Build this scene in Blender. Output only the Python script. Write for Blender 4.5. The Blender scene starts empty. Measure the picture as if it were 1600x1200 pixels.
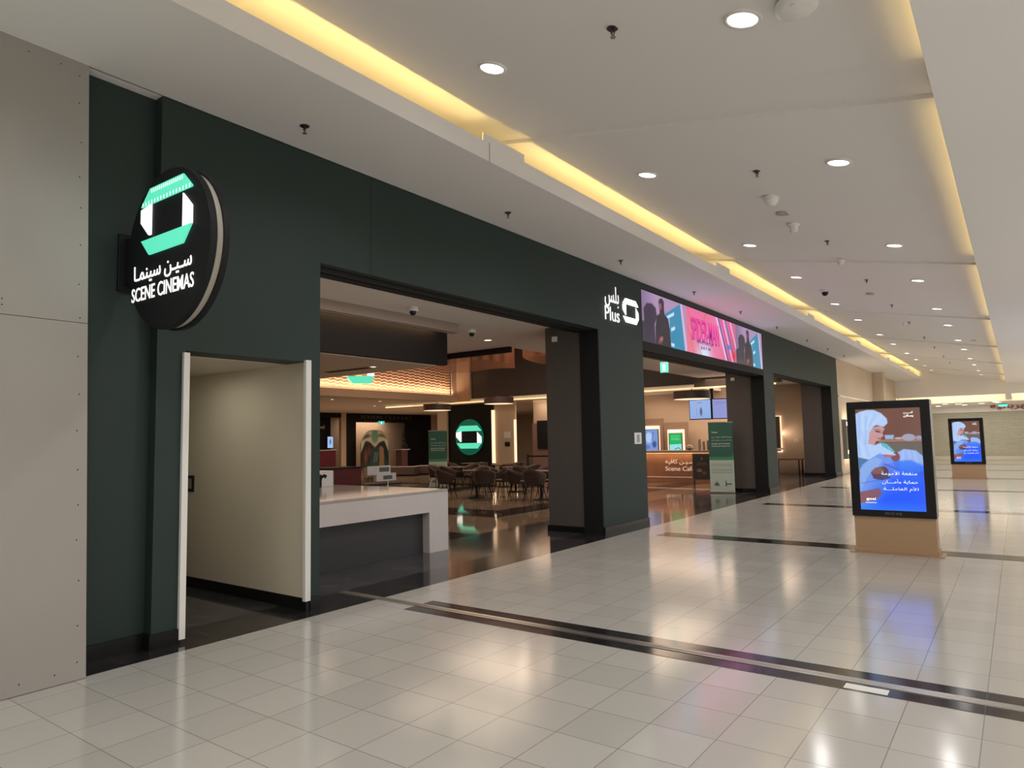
import bpy, bmesh, math, random
import numpy as np
from mathutils import Vector, Matrix
random.seed(7)
PI = math.pi
S = bpy.context.scene
COL = S.collection

# ------------------------------------------------------------------ camera, world, exposure
yaw, pit, rol, FPX = 6.31851127e-01, 8.06784334e-02, -1.97355960e-02, 1074.4
cy, sy, cp, sp = math.cos(yaw), math.sin(yaw), math.cos(pit), math.sin(pit)
fw = Vector((-sy*cp, cy*cp, sp)); rt = Vector((cy, sy, 0)); up = rt.cross(fw)
c_, s_ = math.cos(rol), math.sin(rol)
r2 = rt*c_ + up*s_; u2 = up*c_ - rt*s_
cam_d = bpy.data.cameras.new('camera'); cam = bpy.data.objects.new('camera', cam_d); COL.objects.link(cam)
cam_d.sensor_width = 36; cam_d.lens = FPX/1600*36; cam_d.clip_end = 300; cam_d.clip_start = 0.05
M = Matrix.Identity(4)
for i in range(3):
    M[i][0] = r2[i]; M[i][1] = u2[i]; M[i][2] = -fw[i]
M[0][3], M[1][3], M[2][3] = 0, 0, 1.55
cam.matrix_world = M
S.camera = cam
S.view_settings.view_transform = 'Standard'; S.view_settings.look = 'None'
S.view_settings.exposure = 0.0; S.view_settings.gamma = 1
S.cycles.use_denoising = True
S.cycles.max_bounces = 8; S.cycles.diffuse_bounces = 5; S.cycles.glossy_bounces = 4
S.cycles.sample_clamp_indirect = 6
S.cycles.caustics_reflective = False; S.cycles.caustics_refractive = False
w = bpy.data.worlds.new('world'); S.world = w; w.use_nodes = True
w.node_tree.nodes['Background'].inputs[0].default_value = (0.9, 0.95, 1, 1)
w.node_tree.nodes['Background'].inputs[1].default_value = 0.05

DOWN_E, COVE_L, COVE_R = 70.0, 18.0, 6.0       # mall downlight, left and right cove power

def area(name, loc, to, sx, syy, energy, color, spread=PI, parent=None):
    d = bpy.data.lights.new(name, 'AREA'); d.shape = 'RECTANGLE'; d.size = sx; d.size_y = syy
    d.energy = energy; d.color = color; d.spread = spread
    o = bpy.data.objects.new(name, d); COL.objects.link(o)
    o.location = loc
    z = -(Vector(to)).normalized()
    if abs(z.y) < 0.9: xv = Vector((0, 1, 0)).cross(z).normalized(); yv = z.cross(xv)
    else: yv = z.cross(Vector((1, 0, 0))).normalized(); xv = yv.cross(z)
    mm = Matrix.Identity(4)
    for i in range(3):
        mm[i][0] = xv[i]; mm[i][1] = yv[i]; mm[i][2] = z[i]; mm[i][3] = loc[i]
    o.matrix_world = mm
    return o

NEU = (1.0, 0.86, 0.74); WARM = (1.0, 0.62, 0.30); YEL = (1.0, 0.70, 0.24); PEACH = (1.0, 0.74, 0.54)

def slope_z(x): return 4.062 - 0.187*x
GR = [5.75 + 6.72*n for n in range(-1, 6)]      # grooves across the ceiling
BAYS = [(GR[i]+0.36, (GR[i+1]-0.36) if i+1 < len(GR) else 44.0) for i in range(len(GR))]
for a, b in BAYS:
    L = b-a-0.05
    area('cove_lamp', (-4.250, (a+b)/2, 4.47), (-0.25, 0, 1), 0.02, L, COVE_L*L/6, YEL)
    area('cove_lamp', (-0.25, (a+b)/2, 3.985), (-0.8, 0, 1), 0.02, L, COVE_R*L/6, YEL)
# daylight-free interior: warm lamps of the lobby ceilings
area('lobby_lamp', (-6.45, 6.2, 3.42), (0, 0, -1), 0.5, 3.4, 18, NEU)
area('lobby_lamp', (-9.2, 5.5, 3.28), (0, 0, -1), 1.6, 3.0, 24, NEU)
area('lobby_lamp', (-8.6, 10.0, 3.42), (0, 0, -1), 2.6, 1.6, 18, PEACH)
area('lobby_lamp', (-12.5, 16.5, 5.4), (0, 0, -1), 5, 5, 330, PEACH)
area('lobby_lamp', (-14, 8, 3.25), (0, 0, -1), 4, 4, 90, PEACH)
area('lobby_lamp', (-24, 20, 3.15), (0, 0, -1), 5, 8, 210, PEACH)
area('lobby_lamp', (-24.5, 27, 3.15), (0, 0, -1), 5, 6, 200, PEACH)
area('lobby_lamp', (-16, 24.5, 3.15), (0, 0, -1), 2, 2, 30, PEACH)
area('lobby_lamp', (-9, 23.2, 3.0), (0, 0, -1), 5, 1.0, 85, PEACH)
area('lobby_lamp', (-7.2, 23.5, 3.4), (0, 0, -1), 2, 4, 95, PEACH)
area('lobby_lamp', (-31.0, 28.0, 3.0), (0, 0, -1), 0.8, 3.0, 45, PEACH)
area('lobby_lamp', (-15.4, 23.1, 3.1), (0, 0, -1), 1.2, 0.6, 14, PEACH)
area('lobby_lamp', (-7.2, 16.0, 3.40), (0, 0, -1), 1.5, 4, 55, PEACH)
area('bulkhead_lamp', (-7.435, 6.2, 3.40), (-0.6, 0, -1), 0.02, 3.9, 9, WARM)
area('wave_lamp', (-18.86, 17.6, 3.50), (-0.25, 0, 1), 0.03, 8.0, 55, (1, 0.72, 0.50))
area('strip_lamp', (-14.5, 21.93, 3.13), (0, 0.3, -1), 15, 0.05, 26, WARM)
area('counter_lamp', (-9.5, 21.87, 0.99), (0, 0.35, -1), 5.0, 0.03, 9, WARM)
area('far_cove_lamp', (-1.2, 44.3, 3.46), (0, 1, -0.1), 8.5, 0.04, 60, (1, 0.76, 0.42))
area('shopfront_lamp', (-1.5, 48.5, 3.05), (0, 0, -1), 6, 5, 160, (1, 0.93, 0.80))
area('back_gallery_lamp', (-1.5, -3.5, 3.9), (0, 0, -1), 4, 4, 120, (1, 0.95, 0.88))
area('side_gallery_lamp', (1.9, 6, 3.9), (0, 0, -1), 0.6, 20, 60, (1, 0.95, 0.9))
area('side_gallery_lamp', (1.9, 30, 3.9), (0, 0, -1), 0.6, 24, 220, (1, 0.9, 0.80))
area('passage_lamp', (-6.6, 3.5, 2.28), (0, 0, -1), 0.8, 0.5, 3.2, (1, 0.95, 0.82))

# ------------------------------------------------------------------ materials
def s2l(c): return c/12.92 if c <= 0.04045 else ((c+0.055)/1.055)**2.4
def C255(r, g, b): return tuple(s2l(v/255) for v in (r, g, b))
MATS = {}
def mat(name, col, rough=0.6, metal=0.0, emit=0.0, ecol=None, noise=0.0, nscale=6, spec=None, bump=0.0, coat=0.0):
    if name in MATS: return MATS[name]
    m = bpy.data.materials.new(name); m.use_nodes = True; nt = m.node_tree
    b = nt.nodes['Principled BSDF']
    b.inputs['Base Color'].default_value = (*col, 1); b.inputs['Roughness'].default_value = rough
    b.inputs['Metallic'].default_value = metal
    if spec is not None: b.inputs['Specular IOR Level'].default_value = spec
    if coat: b.inputs['Coat Weight'].default_value = coat; b.inputs['Coat Roughness'].default_value = 0.08
    if emit:
        b.inputs['Emission Color'].default_value = (*(ecol or col), 1); b.inputs['Emission Strength'].default_value = emit
    tc = nt.nodes.new('ShaderNodeTexCoord'); nz = nt.nodes.new('ShaderNodeTexNoise')
    nz.inputs['Scale'].default_value = nscale; nz.inputs['Detail'].default_value = 4
    nt.links.new(tc.outputs['Object'], nz.inputs['Vector'])
    if noise:
        mx = nt.nodes.new('ShaderNodeMix'); mx.data_type = 'RGBA'
        mx.inputs[6].default_value = (*[v*(1-noise) for v in col], 1)
        mx.inputs[7].default_value = (*[min(1, v*(1+noise)) for v in col], 1)
        nt.links.new(nz.outputs['Fac'], mx.inputs[0]); nt.links.new(mx.outputs[2], b.inputs['Base Color'])
    if bump:
        bp = nt.nodes.new('ShaderNodeBump'); bp.inputs['Strength'].default_value = bump; bp.inputs['Distance'].default_value = 0.01
        nt.links.new(nz.outputs['Fac'], bp.inputs['Height']); nt.links.new(bp.outputs[0], b.inputs['Normal'])
    MATS[name] = m; return m

def grid_floor(name, col, grout, px, py, ox, oy, rough, var=0.04, groutw=0.012, marble=0.0, vein=(0.3, 0.3, 0.3), spec=0.5):
    """tile material from object coordinates: pitch px, py; offset ox, oy"""
    m = bpy.data.materials.new(name); m.use_nodes = True; nt = m.node_tree; N = nt.nodes; K = nt.links
    b = N['Principled BSDF']; b.inputs['Roughness'].default_value = rough; b.inputs['Specular IOR Level'].default_value = spec
    tc = N.new('ShaderNodeTexCoord'); sep = N.new('ShaderNodeSeparateXYZ'); K.new(tc.outputs['Object'], sep.inputs[0])
    def mth(op, a, bb=None):
        n = N.new('ShaderNodeMath'); n.operation = op
        for i, v in enumerate((a, bb)):
            if v is None: continue
            if isinstance(v, (int, float)): n.inputs[i].default_value = v
            else: K.new(v, n.inputs[i])
        return n.outputs[0]
    us = []; fl = []
    for o, p, off in ((sep.outputs[0], px, ox), (sep.outputs[1], py, oy)):
        q = mth('DIVIDE', mth('SUBTRACT', o, off), p)
        fr = mth('FRACT', q); fl.append(mth('FLOOR', q))
        d = mth('MINIMUM', fr, mth('SUBTRACT', 1.0, fr)); us.append(mth('MULTIPLY', d, p))
    dm = mth('MINIMUM', us[0], us[1]); g = mth('LESS_THAN', dm, groutw/2)
    cmb = N.new('ShaderNodeCombineXYZ'); K.new(fl[0], cmb.inputs[0]); K.new(fl[1], cmb.inputs[1])
    wn = N.new('ShaderNodeTexWhiteNoise'); wn.noise_dimensions = '2D'; K.new(cmb.outputs[0], wn.inputs['Vector'])
    mr = N.new('ShaderNodeMapRange'); mr.inputs['To Min'].default_value = 1-var; mr.inputs['To Max'].default_value = 1+var
    K.new(wn.outputs['Value'], mr.inputs['Value'])
    base = N.new('ShaderNodeMix'); base.data_type = 'RGBA'; base.inputs[6].default_value = (*col, 1); base.inputs[7].default_value = (*vein, 1)
    nz = N.new('ShaderNodeTexNoise'); nz.inputs['Scale'].default_value = 1.6; nz.inputs['Detail'].default_value = 8; nz.inputs['Distortion'].default_value = 2.5
    K.new(tc.outputs['Object'], nz.inputs['Vector'])
    cr = N.new('ShaderNodeValToRGB'); e = cr.color_ramp.elements
    e[0].position = 0.47; e[0].color = (0, 0, 0, 1); e[1].position = 0.5; e[1].color = (1, 1, 1, 1)
    n3 = cr.color_ramp.elements.new(0.53); n3.color = (0, 0, 0, 1)
    K.new(nz.outputs['Fac'], cr.inputs[0]); K.new(mth('MULTIPLY', cr.outputs[0], marble), base.inputs[0])
    vm = N.new('ShaderNodeVectorMath'); vm.operation = 'SCALE'; K.new(base.outputs[2], vm.inputs[0]); K.new(mr.outputs[0], vm.inputs['Scale'])
    fin = N.new('ShaderNodeMix'); fin.data_type = 'RGBA'; fin.inputs[7].default_value = (*grout, 1)
    K.new(vm.outputs[0], fin.inputs[6]); K.new(g, fin.inputs[0]); K.new(fin.outputs[2], b.inputs['Base Color'])
    bp = N.new('ShaderNodeBump'); bp.inputs['Strength'].default_value = 0.015; bp.inputs['Distance'].default_value = 0.02
    n4 = N.new('ShaderNodeTexNoise'); n4.inputs['Scale'].default_value = 3.0; K.new(tc.outputs['Object'], n4.inputs['Vector'])
    K.new(n4.outputs['Fac'], bp.inputs['Height']); K.new(bp.outputs[0], b.inputs['Normal'])
    MATS[name] = m; return m

tile = grid_floor('cream_tile', (0.49, 0.475, 0.44), (0.25, 0.235, 0.21), 0.3667, 0.3694, -2.445, 4.65, 0.135, 0.05, 0.005, spec=0.9)
granite = grid_floor('black_granite', (0.016, 0.015, 0.016), (0.10, 0.09, 0.08), 0.3667*2, 0.3694*2, -2.445, 4.65, 0.12, 0.15, 0.004, 0.06, (0.3, 0.24, 0.2))
marble = grid_floor('grey_marble', (0.050, 0.050, 0.055), (0.03, 0.03, 0.03), 1.2, 0.6, -5.75, 0, 0.09, 0.10, 0.004, 0.28, (0.22, 0.2, 0.19))
beigefl = grid_floor('polished_beige', (0.30, 0.225, 0.16), (0.1, 0.07, 0.05), 0.8, 0.8, -5.75, 0, 0.05, 0.04, 0.004, 0.15, (0.38, 0.3, 0.22))
darkband = grid_floor('polished_dark', (0.05, 0.038, 0.032), (0.02, 0.02, 0.02), 0.8, 0.8, -5.75, 0, 0.05, 0.05, 0.004, 0.2, (0.12, 0.09, 0.07))
green = mat('facade_green', (0.022, 0.038, 0.034), 0.6, spec=0.35, noise=0.10, nscale=1.2)
black = mat('matt_black', (0.009, 0.011, 0.013), 0.6, spec=0.25)
gblack = mat('gloss_black', (0.008, 0.008, 0.009), 0.25, spec=0.3)
cream = mat('ceiling_paint', (0.84, 0.82, 0.80), 0.8, noise=0.02, nscale=0.8)
wallc = mat('cream_wall', (0.66, 0.60, 0.48), 0.75, noise=0.05, nscale=1.5)
beige = mat('beige_wall', (0.55, 0.43, 0.32), 0.75, noise=0.04, nscale=1.0)
bulkc = mat('charcoal_panel', (0.018, 0.016, 0.017), 0.65, spec=0.2)
taupe = mat('taupe_panel', (0.078, 0.069, 0.067), 0.6, noise=0.08, nscale=1.0)
board = mat('gypsum_board', (0.335, 0.315, 0.29), 0.85, noise=0.10, nscale=1.3)
white = mat('white_paint', (0.78, 0.78, 0.75), 0.5)
stone = mat('white_stone', (0.62, 0.57, 0.56), 0.22, noise=0.04, nscale=3)
tan = mat('tan_laminate', (0.42, 0.27, 0.155), 0.5, noise=0.06, nscale=3)
metal = mat('brushed_metal', (0.55, 0.53, 0.50), 0.28, metal=1.0)
dmetal = mat('dark_metal', (0.10, 0.09, 0.085), 0.35, metal=0.8)
brownlea = mat('brown_leather', (0.045, 0.026, 0.022), 0.5)
wood = mat('dark_wood', (0.13, 0.075, 0.05), 0.4, noise=0.2, nscale=10)
glowW = mat('lamp_white', (1, 1, 1), 0.5, emit=7, ecol=(1, 0.99, 0.97))
glowS = mat('sign_white', (0.9, 0.9, 0.9), 0.4, emit=1.0, ecol=(1, 0.98, 0.95))
glowT = mat('sign_teal', (0.05, 0.4, 0.3), 0.4, emit=1.0, ecol=C255(92, 217, 178))
glowP = mat('glow_peach', (1, 0.8, 0.6), 0.5, emit=1.15, ecol=(1, 0.72, 0.48))
glowY = mat('glow_warm', (1, 0.8, 0.6), 0.5, emit=1.0, ecol=(1, 0.70, 0.36))
glowL = mat('lobby_downlight', (1, 1, 1), 0.5, emit=3, ecol=(1, 0.9, 0.75))
exitg = mat('exit_green', (0.1, 0.6, 0.5), 0.5, emit=0.8, ecol=C255(70, 215, 190))
red = mat('deep_red', (0.11, 0.008, 0.014), 0.5)
signred = mat('sign_red', (0.35, 0.02, 0.02), 0.5)
paper = mat('paper_white', (0.75, 0.75, 0.78), 0.7)
brownm = mat('brown_marble', (0.34, 0.17, 0.11), 0.35, noise=0.35, nscale=2.5)
copper = mat('copper_strings', (0.30, 0.13, 0.07), 0.45, metal=0.5)
slatm = mat('shutter_slats', (0.50, 0.49, 0.42), 0.5)
bandc = mat('sign_edge', (0.50, 0.47, 0.42), 0.5)
inkw = mat('print_white', (0.7, 0.75, 0.72), 0.6)
inkg = mat('print_grey', (0.12, 0.16, 0.15), 0.6)
bgreen = mat('banner_green', (0.025, 0.115, 0.085), 0.6)
bgreen2 = mat('banner_bright_green', (0.05, 0.26, 0.13), 0.6)
bmint = mat('banner_mint', (0.46, 0.56, 0.50), 0.6)

def vcmat(name, emit):
    m = bpy.data.materials.new(name); m.use_nodes = True; nt = m.node_tree; b = nt.nodes['Principled BSDF']
    a = nt.nodes.new('ShaderNodeVertexColor'); a.layer_name = 'Col'
    if emit:
        b.inputs['Base Color'].default_value = (0.02, 0.02, 0.02, 1); b.inputs['Roughness'].default_value = 0.25
        nt.links.new(a.outputs[0], b.inputs['Emission Color']); b.inputs['Emission Strength'].default_value = emit
    else:
        nt.links.new(a.outputs[0], b.inputs['Base Color']); b.inputs['Roughness'].default_value = 0.6
    return m
screenm = vcmat('screen_picture', 1.0)
printm = vcmat('printed_picture', 0)

# ------------------------------------------------------------------ geometry helpers
class MB:
    def __init__(s): s.v = []; s.f = []; s.m = []
    def add(s, vs, fs, mi=0):
        n = len(s.v); s.v += [tuple(p) for p in vs]; s.f += [tuple(n+i for i in f) for f in fs]; s.m += [mi]*len(fs); return s
    def box(s, x0, x1, y0, y1, z0, z1, mi=0):
        return s.add([(x0,y0,z0),(x1,y0,z0),(x1,y1,z0),(x0,y1,z0),(x0,y0,z1),(x1,y0,z1),(x1,y1,z1),(x0,y1,z1)],
                     [(0,3,2,1),(4,5,6,7),(0,1,5,4),(1,2,6,5),(2,3,7,6),(3,0,4,7)], mi)
    def lathe(s, prof, c=(0,0,0), seg=32, mi=0, axis='z'):
        vs = []; n = len(prof)
        for k in range(seg):
            a = 2*PI*k/seg
            for r, h in prof:
                p = (r*math.cos(a), r*math.sin(a), h)
                if axis == 'y': p = (p[0], p[2], p[1])
                if axis == 'x': p = (p[2], p[0], p[1])
                vs.append((p[0]+c[0], p[1]+c[1], p[2]+c[2]))
        fs = []
        for k in range(seg):
            k2 = (k+1) % seg
            for i in range(n-1):
                q = (k*n+i, k2*n+i, k2*n+i+1, k*n+i+1)
                fs.append(q if axis != 'y' else q[::-1])
        return s.add(vs, fs, mi)
    def prism(s, pts, o, r, u, d, mi=0):
        """polygon pts (2D) at origin o along r,u; extruded by vector d"""
        o, r, u, d = map(Vector, (o, r, u, d)); n = len(pts)
        a = [o+r*p[0]+u*p[1] for p in pts]; b = [q+d for q in a]
        return s.add(a+b, [tuple(range(n)), tuple(range(2*n-1, n-1, -1))]+[(i, n+i, n+(i+1) % n, (i+1) % n) for i in range(n)], mi)
    def tube(s, p0, p1, r0, r1=None, seg=10, mi=0):
        p0, p1 = Vector(p0), Vector(p1); r1 = r0 if r1 is None else r1
        z = (p1-p0).normalized(); x = z.orthogonal().normalized(); y = z.cross(x)
        vs = []
        for p, r in ((p0, r0), (p1, r1)):
            for k in range(seg):
                a = 2*PI*k/seg; vs.append(p+x*r*math.cos(a)+y*r*math.sin(a))
        fs = [(k, (k+1) % seg, seg+(k+1) % seg, seg+k) for k in range(seg)]
        fs += [tuple(range(seg-1, -1, -1)), tuple(range(seg, 2*seg))]
        return s.add(vs, fs, mi)
    def build(s, name, mats, parent=None, loc=None, bevel=0, smooth=False):
        me = bpy.data.meshes.new(name); me.from_pydata(s.v, [], s.f); me.update()
        if not isinstance(mats, (list, tuple)): mats = [mats]
        for m in mats: me.materials.append(m)
        for p, i in zip(me.polygons, s.m): p.material_index = i; p.use_smooth = smooth
        o = bpy.data.objects.new(name, me); COL.objects.link(o)
        if parent: o.parent = parent
        if loc: o.location = loc
        if bevel:
            bv = o.modifiers.new('bevel', 'BEVEL'); bv.width = bevel; bv.segments = 2; bv.limit_method = 'ANGLE'
        return o
def B(*a, mi=0): return MB().box(*a, mi=mi)
def thing(name, label, cat, loc=(0,0,0), rz=0, group=None):
    o = bpy.data.objects.new(name, None); COL.objects.link(o); o.location = loc; o.rotation_euler = (0, 0, rz)
    o.empty_display_size = 0.1
    o['label'] = label; o['category'] = cat
    if group: o['group'] = group
    return o
def tag(o, label, cat, group=None):
    o['label'] = label; o['category'] = cat
    if group: o['group'] = group
    return o
def struct(o, label=None):
    o['kind'] = 'structure'
    if label: o['label'] = label
    return o
def kids(o): return [c for c in bpy.data.objects if c.parent == o]
def copy_tree(o, parent=None):
    c = o.copy(); COL.objects.link(c)
    if parent: c.parent = parent
    for ch in kids(o): copy_tree(ch, c)
    return c
def dup(o, loc, rz=None, label=None, group=None, scale=None):
    c = copy_tree(o); c.location = loc
    if rz is not None: c.rotation_euler = (0, 0, rz)
    if label: c['label'] = label
    if group: c['group'] = group
    if scale: c.scale = scale
    return c

# Arabic shaping with presentation forms, written in visual order
FORMS = {}
for ch, cpn, n in [('ا',0xFE8D,2),('أ',0xFE83,2),('آ',0xFE81,2),('ب',0xFE8F,4),('ة',0xFE93,2),('ت',0xFE95,4),('ج',0xFE9D,4),('ح',0xFEA1,4),('د',0xFEA9,2),
                   ('ر',0xFEAD,2),('س',0xFEB1,4),('ش',0xFEB5,4),('ص',0xFEB9,4),('ع',0xFEC9,4),('ف',0xFED1,4),('ق',0xFED5,4),('ك',0xFED9,4),('ل',0xFEDD,4),
                   ('م',0xFEE1,4),('ن',0xFEE5,4),('ه',0xFEE9,4),('و',0xFEED,2),('ي',0xFEF1,4),('ئ',0xFE89,4),('خ',0xFEA5,4),('ذ',0xFEAB,2),('ز',0xFEAF,2),('غ',0xFECD,4),('\u0001',0xFEFB,2),('\u0002',0xFEF7,2)]:
    FORMS[ch] = (cpn, n)
def arabic(s):
    s = s.replace('لأ', '\u0002').replace('لا', '\u0001'); out = []
    def joins_next(c): return c == 'ـ' or (c in FORMS and FORMS[c][1] == 4)
    def joins_prev(c): return c == 'ـ' or c in FORMS
    for i, c in enumerate(s):
        if c not in FORMS: out.append(c); continue
        b, n = FORMS[c]
        pv = i > 0 and joins_next(s[i-1]); nx = n == 4 and i+1 < len(s) and joins_prev(s[i+1])
        out.append(chr(b + (3 if pv and nx else 2 if nx else 1 if pv else 0)))
    return ''.join(reversed(out))
def text_mesh(s, name, m, o, r, u, w=None, h=None, depth=0.004, bold=0.0, parent=None, spacing=1.0):
    """lettering centred at o, along r (right) and u (up); fitted to width w and/or height h"""
    cu = bpy.data.curves.new('t', 'FONT'); cu.body = s; cu.extrude = 0.05; cu.offset = bold; cu.resolution_u = 3; cu.space_character = spacing
    t = bpy.data.objects.new('t', cu); COL.objects.link(t); bpy.context.view_layer.update()
    me = bpy.data.meshes.new_from_object(t.evaluated_get(bpy.context.evaluated_depsgraph_get()))
    bpy.data.objects.remove(t); bpy.data.curves.remove(cu)
    n = len(me.vertices); co = np.empty(n*3); me.vertices.foreach_get('co', co); co = co.reshape(-1, 3)
    mn, mx = co.min(0), co.max(0); sz = mx-mn; ce = (mn+mx)/2
    sx = w/sz[0] if w else h/sz[1]; sv = h/sz[1] if h else sx
    r, u, o = Vector(r).normalized(), Vector(u).normalized(), Vector(o); nn = r.cross(u)
    A = np.array([r, u, nn]).astype(float)
    q = np.stack([(co[:, 0]-ce[0])*sx, (co[:, 1]-ce[1])*sv, (co[:, 2]/0.05+1)*depth/2], -1) @ A + np.array(o)
    me.vertices.foreach_set('co', q.astype(np.float32).ravel()); me.materials.clear(); me.materials.append(m); me.update()
    ob = bpy.data.objects.new(name, me); COL.objects.link(ob)
    if parent: ob.parent = parent
    return ob

# picture painter: soft-edged shapes on an sRGB canvas, laid on a grid mesh with colours per vertex
class Canvas:
    def __init__(s, w, h, nx, ny, col):
        s.w, s.h, s.nx, s.ny = w, h, nx, ny
        s.X, s.Y = np.meshgrid(np.linspace(0, w, nx), np.linspace(0, h, ny)); s.c = np.ones((ny, nx, 3))*np.array(col)/255.
        s.px = max(w/nx, h/ny)
    def mixin(s, a, col):
        col = np.array(col)/255. if np.ndim(col) == 1 else col
        s.c = s.c*(1-a[..., None]) + col*a[..., None]
    def poly(s, pts, col, soft=1.0, op=1.0):
        P = np.array(pts, float); ins = np.zeros(s.X.shape, bool); d = np.full(s.X.shape, 1e9)
        for i in range(len(P)):
            a, b = P[i], P[(i+1) % len(P)]
            cond = (a[1] > s.Y) != (b[1] > s.Y)
            xi = (b[0]-a[0])*(s.Y-a[1])/((b[1]-a[1]) or 1e-9)+a[0]
            ins ^= cond & (s.X < xi)
            ab = b-a; t = np.clip(((s.X-a[0])*ab[0]+(s.Y-a[1])*ab[1])/max(ab@ab, 1e-9), 0, 1)
            d = np.minimum(d, np.hypot(s.X-a[0]-t*ab[0], s.Y-a[1]-t*ab[1]))
        sd = np.where(ins, d, -d); s.mixin(np.clip(sd/(soft*s.px)+0.5, 0, 1)*op, col)
    def ell(s, cx, cyy, rx, ry, col, soft=1.0, op=1.0, rot=0):
        a = math.radians(rot); dx, dy = s.X-cx, s.Y-cyy
        q = np.hypot((dx*math.cos(a)+dy*math.sin(a))/rx, (-dx*math.sin(a)+dy*math.cos(a))/ry)
        s.mixin(np.clip((1-q)*min(rx, ry)/(soft*s.px)+0.5, 0, 1)*op, col)
    def line(s, x0, y0, x1, y1, wd, col, soft=1.0, op=1.0):
        ab = np.array([x1-x0, y1-y0], float); t = np.clip(((s.X-x0)*ab[0]+(s.Y-y0)*ab[1])/max(ab@ab, 1e-9), 0, 1)
        d = np.hypot(s.X-x0-t*ab[0], s.Y-y0-t*ab[1]); s.mixin(np.clip((wd/2-d)/(soft*s.px)+0.5, 0, 1)*op, col)
    def mesh(s, name, m, o, r, u, parent=None):
        """o = lower-left corner, r,u = full width/height vectors; canvas y runs downward"""
        o, r, u = np.array(o, float), np.array(r, float), np.array(u, float)
        V = o + (s.X/s.w)[..., None]*r + (1-s.Y/s.h)[..., None]*u; nx, ny = s.nx, s.ny
        idx = np.arange(nx*ny).reshape(ny, nx)
        F = np.stack([idx[1:, :-1], idx[1:, 1:], idx[:-1, 1:], idx[:-1, :-1]], -1).reshape(-1, 4)
        me = bpy.data.meshes.new(name); me.from_pydata(V.reshape(-1, 3).tolist(), [], F.tolist())
        lin = np.where(s.c <= 0.04045, s.c/12.92, ((np.clip(s.c, 0, 1)+0.055)/1.055)**2.4)
        ca = me.color_attributes.new('Col', 'FLOAT_COLOR', 'POINT')
        ca.data.foreach_set('color', np.concatenate([lin.reshape(-1, 3), np.ones((nx*ny, 1))], 1).astype(np.float32).ravel())
        me.materials.append(m); ob = bpy.data.objects.new(name, me); COL.objects.link(ob)
        if parent: ob.parent = parent
        return ob

YR, ZU, XR = (0, 1, 0), (0, 0, 1), (1, 0, 0)
FX = -5.45
# ------------------------------------------------------------------ floors
struct(B(-5.22, 3.4, -8, 52.6, -0.06, 0).build('floor', tile), 'cream tiled mall floor with thin grout lines')
struct(B(-5.82, -5.22, -8, 52.6, -0.06, 0).build('floor_border', granite), 'black granite border along the green storefront')
fl = MB()
fl.box(-34, -5.82, 0, 11.4, -0.06, 0, 0)
struct(B(-7.3, -5.82, 0, 28.4, -0.06, 0).build('floor_threshold', marble), 'dark grey veined marble just inside the openings')
lob = MB(); XB = [(-34, -13.6), (-12.8, -9.45), (-8.6, -7.3)]
lob.box(-34, -7.3, 0, 40, -0.10, -0.004, 0)
struct(lob.build('floor_lobby', beigefl), 'polished beige lobby floor')
db = MB()
db.box(-34, -7.3, 8.15, 8.95, -0.05, 0, 0); db.box(-34, -8.5, 11.05, 12.15, -0.05, 0, 0); db.box(-9.35, -8.5, 12.15, 40, -0.05, 0, 0)
db.box(-34, -9.35, 18.3, 19.0, -0.05, 0, 0); db.box(-15.2, -14.5, 12.15, 18.3, -0.05, 0, 0)
struct(db.build('floor_bands', darkband), 'dark polished bands crossing the lobby floor')
struct(B(-34, -7.3, 0, 8.15, -0.05, 0).build('floor_counter', marble), 'dark grey marble around the white counter')
for k in range(8):
    y0 = 4.65+5.541*k
    struct(B(-4.70, 3.39, y0, y0+0.395, -0.02, 0.0025).build('floor_strip', granite), 'black granite strip crossing the cream floor')
j = MB(); j.box(-5.8, 3.39, 4.795, 4.885, -0.02, 0.006); j.box(-5.8, 3.39, 4.832, 4.848, 0, 0.009)
tag(j.build('expansion_joint', metal), 'long metal expansion joint cover running along the nearest black floor strip', 'joint cover')
tag(B(-0.96, -0.72, 4.67, 4.76, 0, 0.005).build('cover_plate', white, bevel=0.002), 'small white plate set in the nearest black floor strip', 'plate')

# ------------------------------------------------------------------ left hoarding and facade
h = MB(); ys = [-6, -3.6, -1.2, 1.2, 2.14]; ys = [-6, -3.45, -1.02, 1.385, 2.14]
for a, b in zip(ys[:-1], ys[1:]):
    h.box(-5.30, -5.18, a+0.0015, b-0.0015, 0.004, 2.435); h.box(-5.30, -5.18, a+0.0015, b-0.0015, 2.439, 4.40)
for y in (1.30, 1.43, 2.08):
    for i in range(17): 
        z = 0.12+i*0.262+random.uniform(-0.03, 0.03)
        h.lathe([(0, 0.0012), (0.0045, 0.0012), (0.005, 0)], (-5.18, y+random.uniform(-0.01, 0.01), z), 8, 1, 'x')
for y in (1.55, 1.75, 1.95, 1.15, 1.0):
    for z in (4.33, 0.07): h.lathe([(0, 0.0012), (0.0045, 0.0012), (0.005, 0)], (-5.18, y, z), 8, 1, 'x')
for y, z in ((1.62, 2.50), (1.62, 2.54), (1.60, 2.37), (1.60, 2.33)): h.lathe([(0, 0.0012), (0.0045, 0.0012), (0.005, 0)], (-5.18, y, z), 8, 1, 'x')
h.v = [(x-0.056*z, y, z) for x, y, z in h.v]     # the boards lean back to the soffit
struct(h.build('wall_left', [board, black]), 'beige gypsum board hoarding with screw heads and joints')
fac = MB()
def fb(y0, y1, z0, z1, x0=-5.76, x1=FX): fac.box(x0, x1, y0, y1, z0, z1)
fb(2.10, 2.70, 0, 4.40, x1=-5.56)
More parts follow.
